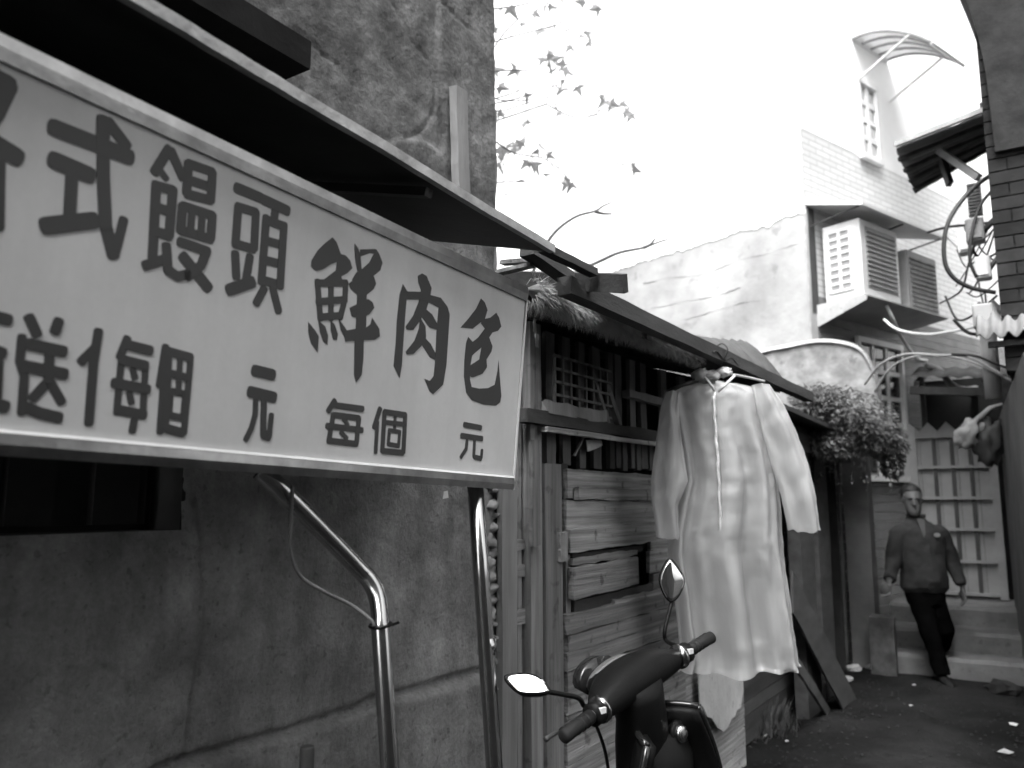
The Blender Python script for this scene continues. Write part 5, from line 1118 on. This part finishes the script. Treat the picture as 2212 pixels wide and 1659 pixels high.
body.loft([[hp(x * s, y, z) for x, s in ((-.5, w), (.5, w))] + [hp(0, y + .004, z + .012)] for y, z, w in ((.03, .088, .014), (.0, .098, .018), (-.025, .106, .03), (-.036, .096, .026))])     # nose
for s in (-1, 1):
    body.ball(hp(s * .078, -.01, -.005), (.012, .02, .028), 8, 6)                      # ears
    body.ball(hp(s * .03, .030, .082), (.022, .012, .010), 8, 6)                        # brows
    body.ball(hp(s * .032, -.045, .062), (.022, .02, .02), 8, 6)
body.ball(hp(0, -.105, .062), (.024, .02, .016), 8, 6)
mtube(body, [(HX + .005, 1.46, .0), (-.07, 1.34, -.02), (-.06, 1.26, -.02)], [.052, .058, .07])
body.loft([mring(-.05, 1.31, -.01, .12, .07), mring(-.05, 1.25, -.01, .17, .10), mring(-.05, 1.1, 0, .16, .11), mring(-.05, .95, 0, .145, .105), mring(-.04, .82, 0, .155, .11), mring(-.04, .75, 0, .13, .09)])
SHR = (.125, 1.275, -.02); SHL = (-.225, 1.28, .0)
arms = {'r': [SHR, (.245, 1.03, -.06), (.285, .80, .0)], 'l': [SHL, (-.295, 1.03, -.02), (-.40, .855, .11)]}
for k_, pl in arms.items(): mtube(body, pl, [.05, .042, .028], 12)
legs = {'front': [(-.10, .80, 0), (-.075, .42, .10), (-.015, .08, .16)], 'back': [(.02, .80, 0), (.105, .41, .0), (.215, .22, -.30)]}
for k_, pl in legs.items(): mtube(body, pl, [.075, .055, .04], 12)
def hand(w, d, side, curl=.5):
    w = Vector(w); d = Vector(d).normalized(); acr = Vector(side).normalized(); nrm = d.cross(acr).normalized()
    def P3(v): return mp_(v.x, v.y, v.z)
    body.loft([[P3(w + d * t + acr * (wd * math.cos(a)) + nrm * (.013 * math.sin(a))) for a in [2 * math.pi * q_ / 12 for q_ in range(12)]] for t, wd in ((-.02, .024), (.01, .03), (.05, .039), (.085, .036))])
    for i, (off, ln) in enumerate(((-.028, .062), (-.010, .075), (.009, .07), (.027, .055))):
        b0 = w + d * .08 + acr * off; j1 = b0 + d * ln * .5 + nrm * ln * .12 * curl; j2 = j1 + d * ln * .3 + nrm * ln * .35 * curl; j3 = j2 + d * ln * .12 + nrm * ln * .3 * curl
        body.tube([P3(b0 - d * .01), P3(b0), P3(j1), P3(j2), P3(j3)], [.0095, .0095, .009, .008, .006], 8)
    t0 = w + d * .025 - acr * .03; t1 = t0 + d * .03 - acr * .022 + nrm * .012; t2 = t1 + d * .03 - acr * .004 + nrm * .014
    body.tube([P3(t0 + acr * .015), P3(t0), P3(t1), P3(t2)], [.012, .011, .0095, .007], 8)
hand((.287, .775, .005), (.05, -1, .12), (0, .1, 1), .7); hand((-.412, .835, .125), (-.35, -.9, .35), (.5, 0, .8), 1.0)
bo_ = obj('body', body, M['skin'], man, smooth=True, remesh=.0065, smooth_it=2)
# eyes, mouth, hair
for s in (-1, 1): obj('eye', MB().ball(hp(s * .030, .012, .084), (.010, .0055, .005), 10, 6), M['hair'], bo_, smooth=True)
for s in (-1, 1): obj('eyebrow', MB().tube([hp(s * .014, .034, .094), hp(s * .03, .038, .092), hp(s * .048, .032, .082)], [.004, .005, .003], 6), M['hair'], bo_, smooth=True)
obj('mouth', MB().tube([hp(-.022, -.066, .078), hp(0, -.064, .088), hp(.022, -.066, .078)], [.003, .0045, .003], 6), M['trousers'], bo_, smooth=True)
hr = MB(); rings = []
for y, rx, rz, zc in ((-.045, .080, .072, -.034), (-.01, .086, .084, -.030), (.035, .089, .094, -.026), (.07, .085, .088, -.022), (.10, .070, .082, -.008), (.124, .040, .046, -.010), (.136, .010, .012, -.010)):
    rings.append([hp(rx * math.cos(2 * math.pi * k / 28) * (1 + .04 * noise.noise(V(k * .9, y * 60, 1))), y + (.014 * max(0, math.sin(2 * math.pi * k / 28)) if y < .06 else 0), zc + rz * math.sin(2 * math.pi * k / 28) * (1 if math.sin(2 * math.pi * k / 28) < 0 else (.62 if y < .05 else .98))) for k in range(28)])
obj('hair', hr.loft(rings), M['hair'], man, smooth=True)
# jacket
jk = MB()
jk.loft([mring(-.072, 1.405, -.005, .074, .066), mring(-.068, 1.365, -.008, .095, .078), mring(-.055, 1.325, -.012, .165, .092, tb=-.008), mring(-.05, 1.285, -.01, .205, .112, sq=.9), mring(-.05, 1.2, .0, .205, .13, sq=.9), mring(-.048, 1.08, .005, .198, .14, sq=.9), mring(-.045, .95, .01, .195, .145, sq=.9), mring(-.043, .85, .01, .196, .15, sq=.9), mring(-.042, .79, .008, .192, .146, sq=.9), mring(-.042, .765, .006, .175, .13, sq=.9), mring(-.042, .745, .006, .168, .124)])
mtube(jk, [(.09, 1.27, -.015), (.14, 1.245, -.02), (.21, 1.10, -.045), (.248, 1.0, -.055), (.275, .88, -.025), (.283, .825, -.005), (.285, .805, .0)], [.075, .078, .072, .068, .064, .058, .045], 18)
mtube(jk, [(-.19, 1.27, .0), (-.235, 1.245, .0), (-.275, 1.10, -.01), (-.298, 1.01, -.01), (-.36, .91, .06), (-.39, .87, .095), (-.398, .86, .105)], [.075, .076, .07, .066, .06, .056, .044], 18)
for p_ in range(len(jk.v)):
    q = jk.v[p_]; jk.v[p_] = q + V(noise.noise(q * 7), noise.noise(q * 7 + V(9, 0, 0)), noise.noise(q * 7 + V(0, 9, 0)) * .6) * .022
jo = obj('jacket', jk, M['jacket'], man, smooth=True, remesh=.011, smooth_it=1)
obj('collar', MB().loft([mring(-.073, 1.395, .004, .079, .072), mring(-.078, 1.42, .006, .082, .075), mring(-.080, 1.424, .006, .074, .067), mring(-.073, 1.395, .004, .071, .064)], False), M['jacket'], jo, smooth=True)
obj('shirt', MB().prism([mp_(-.115, 1.385, .088), mp_(-.045, 1.385, .088), mp_(-.065, 1.25, .128), mp_(-.085, 1.22, .134)], BK * .006), M['collar'], jo)
ly = mp_(.035, 1.245, .128); M['badge'] = mat('pale_badge', .22, .6, .1, 30, bump=0)
obj('badge', MB().prism([ly + RIGHT * (.026 * math.cos(2 * math.pi * k / 14)) + V(0, 0, .018 * math.sin(2 * math.pi * k / 14)) for k in range(14)], BK * .01), M['badge'], jo)
tx = bpy.data.textures.new('cloth_folds', 'CLOUDS'); tx.noise_scale = .11; tx.noise_depth = 2
dm = jo.modifiers.new('folds', 'DISPLACE'); dm.texture = tx; dm.strength = .022; dm.mid_level = .5; dm.texture_coords = 'LOCAL'
# trousers
tr2 = MB()
tr2.loft([mring(-.042, .80, .0, .160, .115), mring(-.042, .72, .0, .165, .12), mring(-.038, .64, .01, .155, .118)])
mtube(tr2, [(-.105, .74, .01), (-.095, .58, .05), (-.078, .42, .10), (-.05, .27, .125), (-.022, .12, .15), (-.018, .075, .155)], [.095, .092, .080, .072, .068, .066], 18)
mtube(tr2, [(.02, .74, .0), (.055, .58, .01), (.10, .43, .015), (.14, .345, -.09), (.195, .265, -.22), (.206, .25, -.255)], [.095, .09, .078, .072, .066, .062], 18)
for p_ in range(len(tr2.v)):
    q = tr2.v[p_]; tr2.v[p_] = q + V(noise.noise(q * 8), noise.noise(q * 8 + V(9, 0, 0)), 0) * .010
to_ = obj('trousers', tr2, M['trousers'], man, smooth=True, remesh=.011, smooth_it=1)
dm = to_.modifiers.new('folds', 'DISPLACE'); dm.texture = tx; dm.strength = .025; dm.mid_level = .5; dm.texture_coords = 'LOCAL'
def shoe(h, d, upn):
    h = Vector(h); d = Vector(d).normalized(); u_ = Vector(upn); u_ = (u_ - d * u_.dot(d)).normalized(); s_ = d.cross(u_); rings = []
    for t, w, ht in ((-.075, .02, .03), (-.06, .036, .075), (-.01, .040, .085), (.06, .042, .06), (.12, .047, .048), (.165, .04, .038), (.19, .016, .02)):
        rings.append([mp_(*(h + d * t + s_ * (w * math.cos(a)) + u_ * (ht / 2 + ht / 2 * max(-1, 1.0 * math.sin(a))))) for a in [2 * math.pi * q_ / 16 for q_ in range(16)]])
    return MB().loft(rings)
obj('shoe', shoe((-.018, .004, .15), (-.10, 0, 1), (0, 1, 0)), M['shoe'], man, smooth=True)
obj('shoe', shoe((.218, .165, -.30), (-.05, -.75, .62), (0, .62, .75)), M['shoe'], man, smooth=True)
# pale cloth or paper in the man's hand
q = mp_(-.455, .78, .15); m_ = MB().ball((0, 0, 0), 1, 12, 8); m_.v = [q + V(p.x * .045, p.y * .03, p.z * .06) * (1 + .4 * noise.noise(p * 2.4)) for p in m_.v]
tag(obj('paper_packet', m_, M['collar'], smooth=True), 'small pale packet held in the hand of the man', 'packet')

# ------------------------------------------------------------------ litter and rubble on the ground
lit = [((2190, 1566), 'white crumpled scrap at the foot of the right wall', .035), ((1655, 1590), 'tiny pale scrap on the ground nearest the weeds', .016), ((1700, 1603), 'tiny pale scrap just right of the weeds', .016), ((1968, 1525), 'tiny pale scrap in the middle of the alley in front of the man', .014), ((2170, 1625), 'flattened pale wrapper low in the right corner', .05), ((1975, 1480), 'dull scrap of paper left of the front shoe of the man', .02)]
for i, ((x, y), lb_, s) in enumerate(lit):
    q = onz(x, y, .012); m_ = MB(); pts = [q + V(math.cos(a) * s * random.uniform(.6, 1.1), math.sin(a) * s * random.uniform(.6, 1.1), random.uniform(0, .012)) for a in [2 * math.pi * k / 7 for k in range(7)]]
    m_.add(pts + [q + V(0, 0, s * .45)], [(7, k, (k + 1) % 7) for k in range(7)]); tag(obj('litter_scrap', m_, M['white_paint'] if i == 0 else M['concrete_pale']), lb_, 'litter', 'litter on the alley ground')
rub = [((1846, 1450), .07, 'pale broken brick at the foot of the pillar', 'concrete_pale'), ((1900, 1425), .06, 'grey rubble lump beside the pillar', 'stone'), ((1925, 1410), .05, 'small rubble lump at the foot of the stub wall', 'stone'), ((1880, 1445), .05, 'flat stone in front of the pillar', 'stone'), ((1945, 1402), .07, 'rubble lump at the left end of the steps', 'stone'), ((1830, 1470), .05, 'dark stone beside the leaning boards', 'stone'), ((2165, 1500), .12, 'dark stone lump at the foot of the right wall', 'brick_dark')]
for i, ((x, y), s, lb_, mt2) in enumerate(rub):
    q = onz(x, y, .0); m_ = MB().ball((0, 0, 0), 1, 10, 7); m_.v = [q + V(p.x * s, p.y * s * .8, p.z * s * .6 + s * .3) * 1 + V(p.x, p.y, p.z) * s * .35 * noise.noise(p * 1.8 + V(i * 5, 0, 0)) for p in m_.v]
    tag(obj('rubble_stone', m_, M[mt2]), lb_, 'stone', 'rubble at the foot of the walls')
gr = MB(); rnd = random.Random(21)
for i in range(900):
    y = rnd.uniform(4.2, 8.6); x = rnd.choice((-1.45, -.25)) + rnd.gauss(0, .16) if rnd.random() < .6 else rnd.uniform(-1.5, -.1); s = rnd.uniform(.004, .014)
    q = V(x, y, .012 + .022 * noise.fractal(V(x * 1.1, y * 1.1, 3.3), .8, 2.0, 5)); pts = [q + V(math.cos(a) * s, math.sin(a) * s, rnd.uniform(-.003, .004)) for a in (0, 1.6, 3.1, 4.6)]
    gr.add(pts + [q + V(0, 0, s * .7)], [(4, 0, 1), (4, 1, 2), (4, 2, 3), (4, 3, 0)])
M['grit'] = mat('grit_crumbs', .012, .9, .4, 20, bump=0)
tag(obj('grit', gr, M['grit']), 'loose grit and crumbs strewn over the alley ground', 'grit', kind='stuff')
